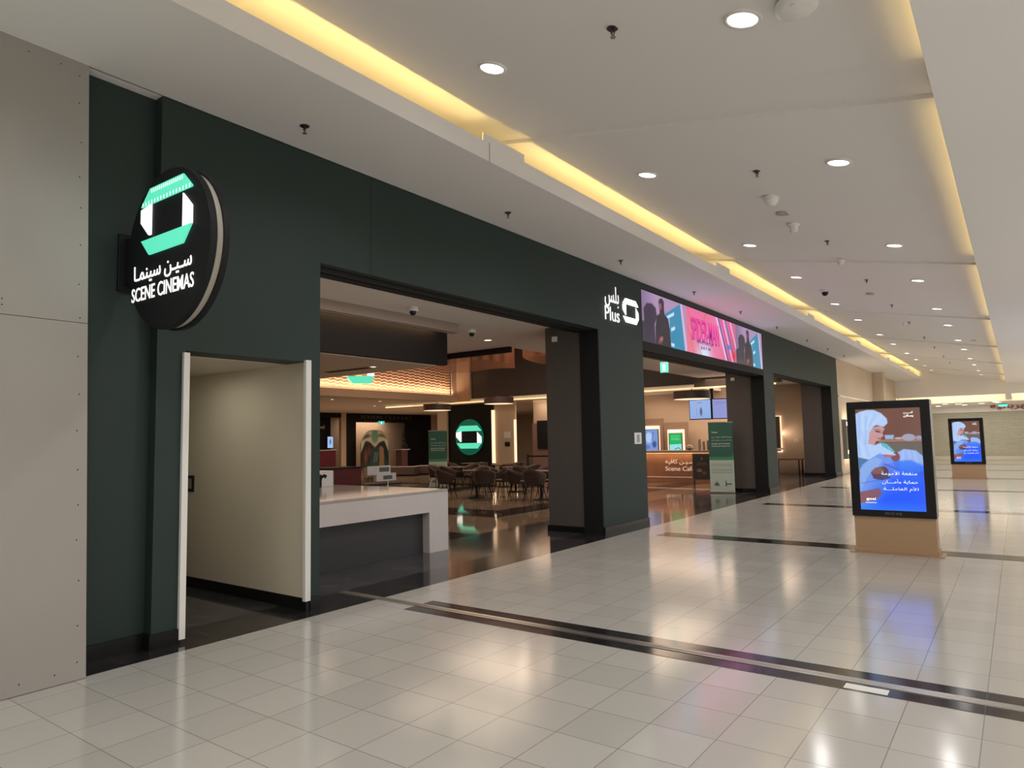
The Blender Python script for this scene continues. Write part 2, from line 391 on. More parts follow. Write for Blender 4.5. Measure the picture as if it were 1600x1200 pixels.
fb(2.70, 2.93, 0, 4.40); fb(2.93, 4.15, 2.33, 4.40); fb(4.15, 4.28, 0, 4.40)
fb(4.28, 9.87, 3.33, 4.40); fb(9.87, 11.52, 0, 4.40); fb(11.52, 18.98, 4.30, 4.40); fb(11.52, 18.98, 3.31, 4.30, x1=-5.53)
fb(18.98, 19.90, 0, 4.40); fb(19.90, 27.30, 3.28, 4.40); fb(27.30, 28.45, 0, 4.40)
struct(fac.build('wall_storefront', green), 'dark green painted cinema storefront wall')
struct(B(-5.76, FX, 11.52, 18.98, 3.14, 3.28).build('lintel', mat('lintel_black', (0.010, 0.011, 0.011), 0.6, spec=0.2)), 'black lintel under the screen')
struct(B(FX-0.001, FX+0.0015, 4.937, 4.943, 3.33, 4.40).build('trim_1', black), 'vertical joint in the green fascia')
bb = MB()
for y0, y1, x in ((2.14, 2.70, -5.56), (2.70, 2.92, FX), (4.16, 4.28, FX), (9.87, 11.52, FX), (18.98, 19.90, FX), (27.30, 28.45, FX)):
    bb.box(x-0.01, x+0.022, y0, y1, 0, 0.115)
bb.box(-5.56, FX+0.02, 2.68, 2.70, 0, 0.115)
struct(bb.build('baseboard_left', gblack), 'black glossy skirting along the green storefront')
jm = MB()   # black door tracks and reveals at the right of each opening, and the track above
for y in (9.87, 18.98, 27.30): jm.box(-5.80, FX-0.005, y-0.02, y-0.001, 0, 3.33 if y < 15 else 3.14 if y < 20 else 3.28)
for y0, y1, z in ((4.28, 9.86, 3.33), (11.52, 18.96, 3.14), (19.90, 27.28, 3.28)):
    jm.box(-5.90, -5.76, y0, y1, z-0.015, z+0.30); jm.box(-5.62, -5.56, y0, y1, z-0.02, z)
struct(jm.build('trim_2', black), 'black shutter tracks lining the three openings')
tp = MB()
for y0, y1, h1 in ((9.88, 11.50, 3.46), (18.99, 19.89, 3.30), (27.31, 28.44, 3.46)):
    tp.box(-6.50, -5.78, y0, y1, 0, h1)
tp.box(-5.95, -5.78, 4.15, 4.27, 0, 3.46)
struct(tp.build('wall_taupe', taupe), 'taupe clad pillars behind the storefront')
tb = MB()
for y0, y1 in ((9.88, 11.50), (18.99, 19.89), (27.31, 28.44)): tb.box(-6.53, -5.77, y0-0.02, y1+0.02, 0, 0.10)
struct(tb.build('baseboard_back', gblack), 'black skirting around the taupe pillars')
for i, (y, z) in enumerate(((9.84, 3.25), (18.95, 3.10))):
    t = thing('motion_sensor', ('small white sensor box high on the taupe pillar beside the first opening', 'small white sensor box high on the taupe pillar behind the roll-up banner')[i], 'sensor', (-6.30, y+0.04, z), 0, 'white sensors on the taupe pillars')
    B(-0.05, 0.05, -0.03, 0, -0.045, 0.045).build('housing', white, t, bevel=0.006)
    B(-0.035, 0.035, -0.034, -0.03, -0.03, 0.0).build('lens', paper, t)

# doorway passage with white frame
ps = MB(); ps.box(-9.5, -5.455, 4.13, 4.149, 0, 2.35); ps.box(-9.5, -5.76, 4.149, 4.29, 0, 2.4); ps.box(-9.5, -5.76, 2.75, 2.93, 0, 2.4); ps.box(-9.5, -5.76, 2.93, 4.145, 2.325, 2.42); ps.box(-9.6, -9.5, 2.75, 4.3, 0, 2.4)
struct(ps.build('wall_passage', wallc), 'cream painted side passage behind the white door frame')
struct(B(-9.5, -5.44, 4.12, 4.144, 0, 0.11).build('baseboard_passage', gblack), 'black skirting in the passage')
dr = MB(); dr.box(-5.50, -5.42, 2.905, 2.955, 0.03, 2.31); dr.box(-5.46, -5.42, 4.095, 4.155, 0.09, 2.345)
struct(dr.build('door_1', white), 'white doorway frame strips in the green wall')
t = thing('card_reader', 'small black reader on the cream wall inside the white-framed doorway', 'card reader', (-7.50, 4.145, 1.13))
B(-0.06, 0.06, -0.03, 0, -0.09, 0.09).build('housing', black, t, bevel=0.005)
B(-0.03, 0.03, -0.033, -0.03, -0.055, 0.055).build('display', mat('reader_grey', (0.3, 0.28, 0.24), 0.4), t)
t = thing('paper_notice', 'small white paper notice taped to the green pillar between the openings', 'notice', (FX, 11.2, 1.53))
B(0.001, 0.004, -0.14, 0.14, -0.10, 0.10).build('sheet', paper, t)
B(0.004, 0.005, -0.05, 0.06, -0.07, 0.065).build('print', mat('notice_print', (0.35, 0.35, 0.4), 0.7), t)

# ------------------------------------------------------------------ mall ceilings
struct(B(-5.45, -4.20, -8, 44, 4.40, 4.42).build('ceiling_soffit', cream), 'lower flat soffit beside the storefront')
fs = MB(); fs.box(-4.215, -4.20, -8, 44, 4.42, 4.595)
for g in GR: fs.box(-4.2155, -4.1995, g-0.42, g+0.30, 4.42, 4.68)
struct(fs.build('trim_3', cream), 'upstand of the left light cove')
m_ = 0; ff = MB(); ff.box(-4.198, -4.1965, 5.42, 5.427, 4.40, 4.60); ff.box(-4.198, -4.1965, -2, -1.993, 4.4, 4.6)
struct(ff.build('trim_4', mat('joint_grey', (0.25, 0.22, 0.18), 0.8)), 'joint in the cove upstand')
ce = MB()
def slab(y0, y1, dz, th):
    xs = (-5.44, -0.02); v = []
    for y in (y0, y1):
        for x in xs: v.append((x, y, slope_z(x)+dz))
    v += [(a, b, c+th) for a, b, c in v]
    ce.add(v, [(0, 2, 3, 1), (4, 5, 7, 6), (0, 1, 5, 4), (2, 6, 7, 3), (0, 4, 6, 2), (1, 3, 7, 5)])
slab(-8, GR[0]-0.36, 0, 0.04)
for a, b in BAYS: slab(a, b, 0, 0.04)
slab(-8, 44, 0.035, 0.05)
struct(ce.build('ceiling', cream), 'sloping white central ceiling split by shallow cross grooves')
sr = MB(); sr.box(-0.337, 3.4, -8, 44, 3.95, 3.96); sr.box(-0.337, -0.325, -8, 44, 3.96, 4.03); sr.box(-0.02, 0.0, -8, 44, 3.96, 4.25)
struct(sr.build('ceiling_right', cream), 'lower flat soffit on the right of the light cove')
up_ = MB(); up_.box(-5.6, -5.44, -8, 44, 4.40, 5.3); up_.box(-5.6, 3.5, -8.1, -8, 0, 5.3); up_.box(-5.6, -5.18, -8, -6, 0, 4.4)  # the wall across the walkway behind the viewer is added to enclose the light
struct(up_.build('wall_enclosing', cream), 'wall above the soffit, and an added wall behind the viewer enclosing the light')
struct(B(3.4, 3.5, -8, 52.6, 0, 4.0).build('wall_right', wallc), 'cream wall on the far side of the mall walkway')
for i, (y0, y1, c) in enumerate(((-6, -0.5, (1, .96, .9)), (1, 6.5, (1, .96, .9)), (8, 14, (1, .95, .88)), (16, 24, (0.72, 0.82, 1)), (26, 33, (1, .92, .8)), (35, 43, (1, .9, .76)))):
    o = B(3.37, 3.40, y0, y1, 0.4, 2.9).build('fill_panel_%d' % (i+1), mat('fill_glow_%d' % i, (0.8, 0.8, 0.8), 0.4, emit=1.1, ecol=c)); struct(o, 'unseen glowing panel added on the right wall to brighten the ceiling')  # glowing panels added as ceiling fill; the bluish one tints the right soffit

# downlights of the sloping ceiling
LS = math.atan(-0.187)
def recess_light():
    t = thing('ceiling_downlight', '', 'ceiling light')
    MB().lathe([(0.098, -0.004), (0.102, -0.012), (0.122, -0.010), (0.126, 0.002)], seg=36).build('trim_ring', white, t, smooth=True)
    MB().lathe([(0.099, -0.003), (0, -0.003)], seg=36).build('diffuser', glowW, t)
    m = MB(); m.lathe([(0.084, -0.003), (0.084, -0.006), (0.080, -0.006), (0.080, -0.003)], seg=36); m.build('inner_ring', metal, t)
    return t
LY = [4.45, 7.49, 11.42, 14.4, 18.05, 21.07, 24.8, 27.8, 31.5, 34.6, 38.2, 41.2]
ordn = ['nearest', 'second', 'third', 'fourth', 'fifth', 'sixth', 'seventh', 'eighth', 'ninth', 'tenth', 'eleventh', 'farthest']
proto = recess_light()
def downlamp(x, y, z, e=None):
    d = bpy.data.lights.new('lamp', 'SPOT'); d.energy = e or DOWN_E; d.spot_size = math.radians(150); d.spot_blend = 0.6; d.shadow_soft_size = 0.09
    d.color = (1, 0.975, 0.955); o = bpy.data.objects.new('lamp', d); COL.objects.link(o); o.location = (x, y, z-0.03); return o
first = True
for i, y in enumerate(LY):
    for side, x in (('left', -3.40), ('right', -1.30)):
        z = slope_z(x)-0.028
        o = proto if first else copy_tree(proto); first = False
        o.location = (x, y, z+0.026); o.rotation_euler = (0, math.atan(0.187), 0)
        o['label'] = '%s round recessed downlight in the %s-hand row of the sloping mall ceiling' % (ordn[i], side)
        o['group'] = 'round downlights in the sloping mall ceiling'
        downlamp(x, y, z-0.02)
for y in (1.2, -2.3):
    for x in (-3.4, -1.3): downlamp(x, y, slope_z(x)-0.05)

# sprinklers
def sprinkler():
    t = thing('fire_sprinkler', '', 'sprinkler')
    MB().lathe([(0, -0.004), (0.030, -0.004), (0.034, 0)], seg=20).build('rosette', dmetal, t)
    m = MB(); m.tube((0, 0, 0), (0, 0, -0.02), 0.008); m.tube((-0.012, 0, -0.02), (0, 0, -0.05), 0.0035); m.tube((0.012, 0, -0.02), (0, 0, -0.05), 0.0035)
    m.tube((-0.012, 0, -0.02), (0.012, 0, -0.02), 0.005); m.build('frame_arms', dmetal, t)
    MB().lathe([(0, -0.05), (0.016, -0.05), (0.016, -0.053), (0, -0.053)], seg=12).build('deflector', metal, t)
    return t
sp = sprinkler(); first = True
for i, y in enumerate([4.24, 7.61, 11.11, 14.48, 17.76, 20.88, 24.54, 27.76, 31.34, 34.5]):
    o = sp if first else copy_tree(sp); first = False
    o.location = (-2.15, y, slope_z(-2.15)-0.001); o.scale = (1.3,)*3
    o['label'] = '%s fire sprinkler along the middle of the sloping mall ceiling' % ordn[i]; o['group'] = 'fire sprinklers of the sloping ceiling'
for i, y in enumerate([3.75, 6.82, 9.87, 13.0, 15.84, 18.82, 22.07, 24.9, 27.6]):
    o = copy_tree(sp); o.location = (-5.0, y, 4.399); o.scale = (1.3,)*3
    o['label'] = '%s fire sprinkler on the flat soffit above the storefront' % ordn[i]; o['group'] = 'fire sprinklers of the storefront soffit'
def cz(x): return slope_z(x)-0.001
t = thing('wireless_access_point', 'large round white access point on the ceiling beside the nearest right downlight', 'access point', (-0.95, 4.40, cz(-0.95)))
MB().lathe([(0, -0.055), (0.09, -0.052), (0.125, -0.035), (0.13, 0)], seg=36).build('housing', white, t, smooth=True)
B(-0.012, 0.012, -0.10, -0.05, -0.056, -0.05).build('indicator', paper, t)
t = thing('dome_camera', 'white dome camera nearest on the sloping ceiling, before the round grille', 'camera', (-2.29, 8.66, cz(-2.29)), 0, 'white dome cameras on the mall ceiling')
MB().lathe([(0.11, 0), (0.11, -0.012), (0.095, -0.02), (0, -0.02)], seg=28).build('base', white, t)
MB().lathe([(0.085, -0.02), (0.08, -0.06), (0.055, -0.10), (0.02, -0.115), (0, -0.116)], seg=28).build('dome', cream, t, smooth=True)
domeA = t
dup(domeA, (-2.25, 12.63, cz(-2.25)), label='white dome camera on the sloping ceiling beyond the second pair of downlights', scale=(0.65,)*3)
t = thing('ceiling_speaker', 'round flat grey speaker grille between two white ceiling domes', 'speaker', (-2.33, 9.44, cz(-2.33)), 0, 'round ceiling speakers')
MB().lathe([(0, -0.006), (0.10, -0.006), (0.115, 0)], seg=28).build('grille', mat('grille_grey', (0.42, 0.41, 0.39), 0.7), t)
dup(t, (-2.32, 16.22, cz(-2.32)), label='round flat speaker grille past the dark ceiling camera')
dup(t, (-0.87, 24.6, cz(-0.87)), label='round flat speaker grille close to the right cove light, far down the ceiling')
t = thing('smoke_detector', 'cone shaped cream detector just beyond the nearest round ceiling grille', 'detector', (-2.37, 10.04, cz(-2.37)), 0, 'detectors on the sloping ceiling')
MB().lathe([(0.085, 0), (0.085, -0.02), (0.06, -0.03), (0.05, -0.11), (0, -0.12)], seg=24).build('body', cream, t, smooth=True)
dup(t, (-2.31, 21.26, cz(-2.31)), label='small cream detector beyond the fourth groove of the sloping ceiling', scale=(0.7,)*3)
t = thing('dome_camera', 'dark glass dome camera hanging left of the middle sprinklers on the mall ceiling', 'camera', (-3.19, 15.94, cz(-3.19)))
MB().lathe([(0.10, 0), (0.10, -0.05), (0, -0.05)], seg=24).build('base', white, t)
MB().lathe([(0.07, -0.05), (0.06, -0.10), (0.03, -0.125), (0, -0.13)], seg=24).build('dome', gblack, t, smooth=True)

# ------------------------------------------------------------------ far end of the mall
fe = MB(); fe.box(-5.6, 3.5, 44, 44.15, 3.43, 5.3)
struct(fe.build('wall_header', cream), 'header wall at the end of the sloping ceiling')
fc = MB(); fc.box(-5.6, 3.5, 44.155, 45.5, 3.5, 3.6); fc.box(-5.6, 3.5, 45.3, 45.45, 3.10, 3.5); fc.box(-5.6, 3.5, 45.45, 52.6, 3.10, 3.2); fc.box(-0.42, -0.15, 44.15, 45.3, 3.2, 3.5)
struct(fc.build('ceiling_far', cream), 'lower ceiling beyond the header')
struct(B(-4.6, 3.3, 44.25, 45.28, 3.49, 3.499).build('cove_light', glowY), 'warm lit slot behind the header')
fw_ = MB(); fw_.box(-5.6, 3.5, 52, 52.2, 2.69, 3.1); struct(fw_.build('wall_far', cream), 'shop fascia at the far end')
sh = MB()
for k in range(27):
    z = k*0.099; sh.add([(-5.5, 52.05, z), (3.4, 52.05, z), (3.4, 52.02, z+0.07), (-5.5, 52.02, z+0.07), (3.4, 52.06, z+0.1), (-5.5, 52.06, z+0.1)], [(0, 1, 2, 3), (3, 2, 4, 5)])
sh.box(-5.5, 3.4, 52.06, 52.12, 0, 2.68)
tag(sh.build('roller_shutter', slatm), 'closed grey slatted roller shutter filling the far end of the mall', 'shutter')
t = thing('shop_sign', 'red Arabic shop lettering above the closed shutter', 'sign', (0.45, 51.99, 2.95))
text_mesh(arabic('تي الكهربائية'), 'lettering', signred, (0, 0, 0), XR, ZU, w=3.5, h=0.5, depth=0.04, bold=0.01, parent=t)
t = thing('exit_sign', 'green exit sign hanging in front of the red shop lettering', 'exit sign', (-0.62, 50, 3.0))
B(-0.22, 0.22, -0.03, 0.03, -0.07, 0.07).build('light_box', exitg, t); B(-0.2, 0.2, -0.035, 0.035, 0.07, 0.10).build('rail', black, t)
fl_ = thing('ceiling_downlight', '', 'ceiling light', (0, 0, 0), 0, 'small downlights of the far lower ceiling')
MB().lathe([(0, -0.01), (0.13, -0.01), (0.15, 0)], seg=16).build('diffuser', glowL, fl_)
fpos = [(-3.3, 46.8), (-2.7, 47.6), (-2.5, 49.6), (-3.9, 50.2), (-1.6, 48.2), (-0.9, 46.3), (-0.8, 47.2), (0.6, 48.5)]
for i, (x, y) in enumerate(fpos):
    o = fl_ if i == 0 else copy_tree(fl_); o.location = (x, y, 3.098)
    o['label'] = 'small round downlight in the low ceiling before the closed shutter'
# beige wall with lit display beyond the green storefront
struct(B(-5.60, FX, 28.45, 52, 0, 4.40).build('wall_beige', mat('end_wall', (0.60, 0.50, 0.38), 0.8)), 'beige wall beyond the storefront')
struct(B(FX, FX+0.05, 28.45, 44, 2.95, 3.0).build('trim_5', cream), 'thin ledge line on the beige wall')
struct(B(-5.45, -5.0, 36.5, 37.3, 0, 4.4).build('wall_pier', mat('end_wall2', (0.60, 0.50, 0.38), 0.8)), 'shallow pier on the beige wall')
t = thing('display_cabinet', 'grey backlit wall display with glowing square lamps beyond the green storefront', 'display cabinet', (FX, 28.9, 0))
B(0.004, 0.14, 0.0, 4.2, 0.55, 2.08).build('cabinet_body', mat('cabinet_grey', (0.20, 0.19, 0.16), 0.5), t, bevel=0.01)
for y in (0.12, 0.95, 1.80, 2.65):
    for z in (0.75, 1.83): B(0.14, 0.155, y, y+0.42, z, z+0.15).build('square_lamp', mat('lamp_cream', (1, 0.9, 0.8), 0.5, emit=2.0, ecol=(1, 0.85, 0.62)), t)
    B(0.14, 0.17, y+0.10, y+0.13, 0.9, 1.83).build('copper_post', copper, t); B(0.14, 0.17, y+0.30, y+0.33, 0.9, 1.83).build('copper_post', copper, t)
B(0.02, 0.10, 0.05, 4.15, 2.08, 2.10).build('top_light', mat('lamp_glow', (1, 0.9, 0.8), 0.5, emit=2.5, ecol=(1, 0.8, 0.55)), t)
B(0.02, 0.10, 0.05, 4.15, 0.53, 0.55).build('bottom_light', MATS['lamp_glow'], t)
area('display_lamp', (FX+0.2, 31, 2.15), (-0.6, 0, 1), 0.05, 4, 8, PEACH); area('display_lamp', (FX+0.2, 31, 0.5), (-0.6, 0, -1), 0.05, 4, 6, PEACH)

# ------------------------------------------------------------------ round blade sign
LOGO = {'top': [(-.40,.37), (-.27,.49), (.19,.49), (.31,.37), (-.28,.37)], 'left': [(-.41,.35), (-.26,.37), (-.26,.14), (-.29,.14), (-.41,.25)],
        'right': [(.19,.35), (.31,.24), (.31,.11), (.19,.11)], 'bottom': [(-.40,.11), (.31,.11), (.20,-.01), (-.28,-.01)]}
LOGO['top'] = [(-.41,.37), (-.28,.49), (.19,.49), (.31,.38), (.30,.37)]
def logo(parent, o, r, u, sc, mats, depth=0.012, dots=False):
    o = Vector(o); r = Vector(r); u = Vector(u); nn = r.cross(u)
    for k, pts in LOGO.items():
        m = MB().prism([((x+.05)*sc, (y-.24)*sc) for x, y in pts][::-1], o, r, u, nn*depth)
        m.build('emblem_band', mats[k in ('left', 'right')], parent)
    if dots:
        m = MB()
        for i in range(16):
            for yy, x0, x1 in ((0.465, -.25, .18), (0.385, -.38, .28)):
                x = x0+(x1-x0)*i/15
                m.prism([((x+.05-.0045)*sc, (yy-.24-.014)*sc), ((x+.05-.0045)*sc, (yy-.24+.014)*sc), ((x+.05+.0045)*sc, (yy-.24+.014)*sc), ((x+.05+.0045)*sc, (yy-.24-.014)*sc)], o+nn*depth, r, u, nn*0.001)
        m.build('perforation_pattern', glowS, parent)
t = thing('round_blade_sign', 'large round black cinema sign projecting from the wall with a teal and white emblem', 'sign', (-4.84, 2.45, 2.97))
MB().lathe([(0, 0), (0.578, 0), (0.585, 0.006), (0.585, 0.045), (0, 0.045)][::-1], seg=96, axis='y').build('front_disc', black, t, smooth=False)
MB().lathe([(0.568, 0.045), (0.568, 0.095)][::-1], seg=96, axis='y').build('light_band', bandc, t, smooth=True)
MB().lathe([(0, 0.095), (0.585, 0.095), (0.585, 0.135), (0.578, 0.14), (0, 0.14)][::-1], seg=96, axis='y').build('rear_disc', black, t)
br = MB().box(-0.72, -0.56, 0.03, 0.11, -0.17, 0.20).box(-0.72, -0.69, -0.02, 0.15, -0.21, 0.24)
br.build('wall_bracket', black, t, bevel=0.004)
logo(t, (-0.01, 0, 0.24), XR, ZU, 1.0, (glowT, glowS), 0.012, True)
text_mesh(arabic('سـيـن سينمـا'), 'lettering', glowS, (-0.06, -0.002, -0.14), XR, ZU, w=0.82, h=0.15, depth=0.003, bold=0.008, parent=t)
text_mesh('SCENE CINEMAS', 'lettering', glowS, (-0.06, -0.002, -0.285), XR, ZU, w=0.88, h=0.105, depth=0.003, bold=0.006, parent=t)
area('sign_glow', (-4.84, 2.38, 2.95), (0, -1, 0), 0.8, 0.7, 1.2, (0.8, 1, 0.92))

# plus sign on the pillar
t = thing('wall_sign', 'glowing white two-line sign with an emblem on the green pillar', 'sign', (FX, 10.68, 3.78))
logo(t, (0.02, 0.35, 0.0), YR, ZU, 0.86, (glowS, glowS), 0.012)
text_mesh(arabic('بلس'), 'lettering', glowS, (0.02, -0.34, 0.16), YR, ZU, w=0.50, h=0.38, depth=0.006, bold=0.0, parent=t)
text_mesh('Plus', 'lettering', glowS, (0.02, -0.34, -0.14), YR, ZU, w=0.52, h=0.24, depth=0.006, bold=0.0, parent=t)

# LED screen above the second opening
cv = Canvas(740, 95, 420, 60, (150, 120, 160))
def sm(a, lo, hi): return np.clip((a-lo)/(hi-lo), 0, 1)
def promo(x0, k):
    L = lambda pts: [(x0+(p[0])*k, p[1]) for p in pts]
    cv.poly(L([(-12, -5), (216, -5), (216, 100), (-12, 100)]), (168, 138, 175))
    cv.mixin((1-sm(cv.X, x0, x0+60*k))*0.5*(cv.X < x0+216*k)*(cv.X > x0-12*k), (90, 75, 110))
    cv.poly(L([(-12, 62), (10, 56), (8, 34), (22, 22), (45, 20), (62, 26), (66, 43), (54, 58), (57, 100), (-12, 100)]), (44, 36, 60), 1.5)
    cv.poly(L([(101, 33), (182, 1), (201, 100), (120, 100)]), (30, 132, 172))
    cv.poly(L([(182, -2), (192, -2), (216, 100), (201, 100)]), (196, 178, 214))
    for q in ([(112, 35), (149, 22), (149, 29), (115, 40)], [(132, 56), (151, 50), (152, 57), (132, 63)], [(125, 85), (146, 86), (146, 92), (124, 92)], [(118, 40), (124, 38), (130, 92), (124, 92)]):
        cv.poly(L(q), (190, 225, 245))
    cv.poly(L([(66, 40), (80, 34), (78, 22), (76, 12), (80, 6), (92, 3), (101, 8), (100, 22), (102, 34), (120, 40), (126, 60), (130, 100), (57, 100), (58, 62)]), (30, 24, 40), 1.2)
    cv.ell(x0+84*k, 20, 5*k, 7, (150, 90, 90), 1.5); cv.ell(x0+82*k, 84, 11*k, 5, (170, 92, 84), 1.5, rot=-25); cv.ell(x0+76*k, 89, 7*k, 4, (120, 60, 64), 1.5)
promo(0, 1.0)
X0 = 214
cv.poly([(X0, -5), (531, -5), (519, 100), (X0-3, 100)], (225, 105, 150))
inb = (cv.X > X0) & (cv.X < 526)
cv.mixin(inb*sm(cv.X, 330, 215)*0.5*sm(cv.Y, 0, 95), (240, 120, 110)); cv.mixin(inb*np.exp(-((cv.X-310)/45)**2-((cv.Y-95)/32)**2), (205, 225, 245))
cv.mixin(inb*np.exp(-((cv.X-440)/50)**2-((cv.Y-25)/40)**2)*0.6, (250, 150, 200)); cv.mixin(inb*sm(cv.X, 400, 525)*0.35, (150, 60, 120))
for a in ((218, 0, 290, 95), (330, 0, 300, 30), (250, 95, 216, 40)): cv.line(*a, 2.0, (190, 60, 90), 1.2, 0.7)
for x, c, wd in ((392, (250, 220, 240), 7), (405, (60, 70, 170), 9), (422, (200, 40, 90), 8), (436, (240, 170, 210), 8), (452, (50, 90, 180), 8), (468, (230, 60, 90), 7), (486, (245, 190, 220), 7)):
    cv.line(x, -5, x+62, 100, wd, c, 1.4, 0.85)
cv.ell(505, 80, 12, 10, (200, 30, 60), 1.4); cv.ell(470, 62, 14, 6, (70, 120, 200), 1.4)
promo(536, 0.94)
t = thing('led_screen', 'wide glowing LED screen above the second opening with pink and purple film artwork', 'screen', (FX, 11.54, 3.31))
B(-0.06, -0.005, -0.03, 7.43, -0.03, 0.99).build('casing', black, t)
cv.mesh('display', screenm, (0, 0, 0), (0, 7.40, 0), (0, 0, 0.965), t)
title = mat('title_magenta', (0.5, 0.02, 0.2), 0.5, emit=0.9, ecol=(0.75, 0.03, 0.28)); tdark = mat('title_violet', (0.1, 0.02, 0.2), 0.5, emit=0.25, ecol=(0.3, 0.05, 0.5))
text_mesh('SPIDER-MAN', 'title_lettering', tdark, (0.004, 3.21, 0.525), YR, ZU, w=1.68, h=0.50, depth=0.002, bold=0.02, parent=t)
text_mesh('SPIDER-MAN', 'title_lettering', title, (0.008, 3.20, 0.54), YR, ZU, w=1.66, h=0.48, depth=0.002, bold=0.0, parent=t)
text_mesh('BRAND NEW DAY', 'small_lettering', tdark, (0.004, 3.18, 0.27), YR, ZU, w=1.0, h=0.07, depth=0.002, bold=0.0, parent=t)
text_mesh('JULY 30', 'small_lettering', tdark, (0.004, 3.18, 0.15), YR, ZU, w=0.60, h=0.08, depth=0.002, bold=0.02, parent=t)
area('screen_glow', (FX+0.03, 15.2, 3.80), (1, 0, 0.35), 0.8, 7.2, 13, (0.85, 0.55, 0.95))

# ------------------------------------------------------------------ advertising kiosks
kc = Canvas(73, 130, 125, 222, (106, 68, 60))
X, Y = kc.X, kc.Y
kc.mixin(sm(X, 30, 73)*0.35*(Y < 45), (128, 92, 78)); kc.mixin((Y < 40)*np.exp(-((X-35)/9)**2-((Y-12)/22)**2)*0.3, (130, 80, 60))
kc.poly([(26, 44), (74, 44), (74, 75), (26, 75)], (104, 96, 92), 2)
kc.poly([(25, 40), (73, 39.5), (73, 43), (25, 43)], (150, 118, 100)); kc.ell(59, 37.5, 7.5, 4.5, (160, 158, 178)); kc.poly([(32, 34), (43, 34), (42, 39.5), (33, 39.5)], (150, 176, 214), 1.4); kc.ell(70, 38, 3.5, 2.6, (150, 150, 190)); kc.ell(48, 38.4, 5, 1.3, (190, 170, 176))
kc.poly([(14, 30), (17, 24), (29, 22), (33, 26), (30, 31), (31, 35.5), (28, 37), (28.5, 39), (26, 41), (22, 42), (20, 47), (13, 47)], (196, 150, 152), 1.4)
kc.ell(25, 29.5, 3.6, 1.0, (88, 56, 70), 1.2, rot=15); kc.ell(24.5, 27, 3.8, 0.6, (120, 80, 88), 1.2, .7, rot=12); kc.ell(26, 38.6, 2.4, 0.9, (168, 84, 96), 1.2, rot=12); kc.ell(20, 37, 4, 3, (206, 140, 146), 3, .5)
kc.poly([(27, 43), (34, 45), (42, 54), (46, 60), (30, 57), (24, 50)], (64, 160, 176), 1.3)
for a in ((30, 45, 35, 57), (33, 46, 39, 57), (36, 49, 43, 58)): kc.line(*a, 1.0, (150, 215, 225), 1.3, .8)
kc.poly([(-2, 7), (5, 3), (14, 1), (22, 1.5), (30, 6), (36, 13), (36.5, 19), (32, 23.5), (24, 21), (20, 23), (15, 31), (13, 45), (20, 47), (27, 44), (30, 49), (42, 57), (40, 60), (27, 61), (14, 66), (-2, 64)], (176, 204, 246), 1.3)
for a, c in (((4, 6, 2, 60), (134, 160, 224)), ((9, 5, 7, 40), (208, 226, 252)), ((12, 10, 10, 45), (140, 168, 228)), ((18, 8, 12, 26), (214, 230, 252)), ((24, 6, 15, 22), (150, 176, 232)), ((6, 30, 13, 60), (146, 172, 230)), ((2, 40, 8, 62), (206, 224, 250)), ((30, 10, 20, 20), (206, 226, 252))):
    kc.line(*a, 1.8, c, 5, .42)
kc.poly([(-2, 62), (14, 66), (12, 76), (-2, 78)], (76, 118, 160), 1.5)
kc.poly([(4, 72), (18, 62), (26, 57), (36, 62), (46, 66), (58, 78), (74, 90), (74, 131), (-2, 131), (0, 90)], (110, 150, 236), 1.6)
kc.poly([(1, 78), (10, 68), (20, 62), (28, 66), (22, 76), (12, 84), (4, 100), (1, 108)], (136, 172, 232), 1.8)
kc.poly([(46, 56), (53, 52), (66, 54), (73, 61), (74, 80), (60, 84), (48, 76)], (150, 180, 240), 1.4)
for a in ((52, 54, 50, 76), (58, 54, 60, 80), (64, 56, 68, 80)): kc.line(*a, 1.6, (196, 212, 248), 4, .45)
kc.ell(43, 62, 5, 6, (128, 72, 78), 1.4); kc.poly([(28, 60), (35, 57), (44, 58), (42, 61), (32, 63)], (176, 110, 120), 1.2); kc.poly([(24, 58), (40, 56), (44, 60), (34, 59)], (186, 208, 246), 1.2)
kc.poly([(40, 68), (60, 66), (74, 74), (74, 110), (44, 110), (34, 84)], (40, 110, 246), 5, .75)
kc.poly([(14, 82), (20, 76), (30, 74), (37, 80), (36, 89), (26, 92), (17, 90)], (92, 58, 58), 2); kc.ell(22, 80, 7, 4, (150, 90, 84), 2.5, .8, rot=-15); kc.poly([(26, 72), (40, 70), (46, 82), (44, 92), (36, 88), (33, 76)], (96, 128, 238), 1.8)
kc.line(30, 71, 45, 78, 1.0, (40, 60, 150), 1.6, .8); kc.line(3, 96, 22, 92, 1, (70, 100, 180), 2, .7)
bl = sm(Y+0.35*X, 92, 126)*sm(X+0.4*Y, 48, 74); kc.mixin(bl, (8, 86, 250))
kc.poly([(-2, 108), (10, 105), (22, 102), (26, 108), (20, 116), (6, 121), (-2, 122)], (140, 84, 86), 2.2, .95)
kc.mixin(np.clip(np.exp(-((X-48)/26)**2-((Y-100)/20)**2), 0, 1)*0.45, (10, 80, 250)); kc.mixin(sm(Y, 118, 130)*0.8, (40, 120, 246)); kc.mixin(sm(X, 60, 76)*sm(Y, 74, 86)*.5, (70, 90, 240))
t = thing('advertising_kiosk', 'nearer black digital kiosk on a tan base with a veiled mother picture', 'advertising kiosk', (-1.345, 10.02, 0), 0, 'digital kiosks standing on the mall floor')
B(-0.46, 0.46, 0.0, 0.26, 0.06, 0.47).build('base', tan, t, bevel=0.004)
B(-0.53, 0.53, -0.05, 0.31, 0, 0.012).box(-0.475, 0.475, -0.015, 0.275, 0.012, 0.075).build('foot_plate', tan, t, bevel=0.002)
hs = B(-0.475, 0.475, -0.03, 0.22, 0.47, 1.955).build('housing', gblack, t, bevel=0.008)
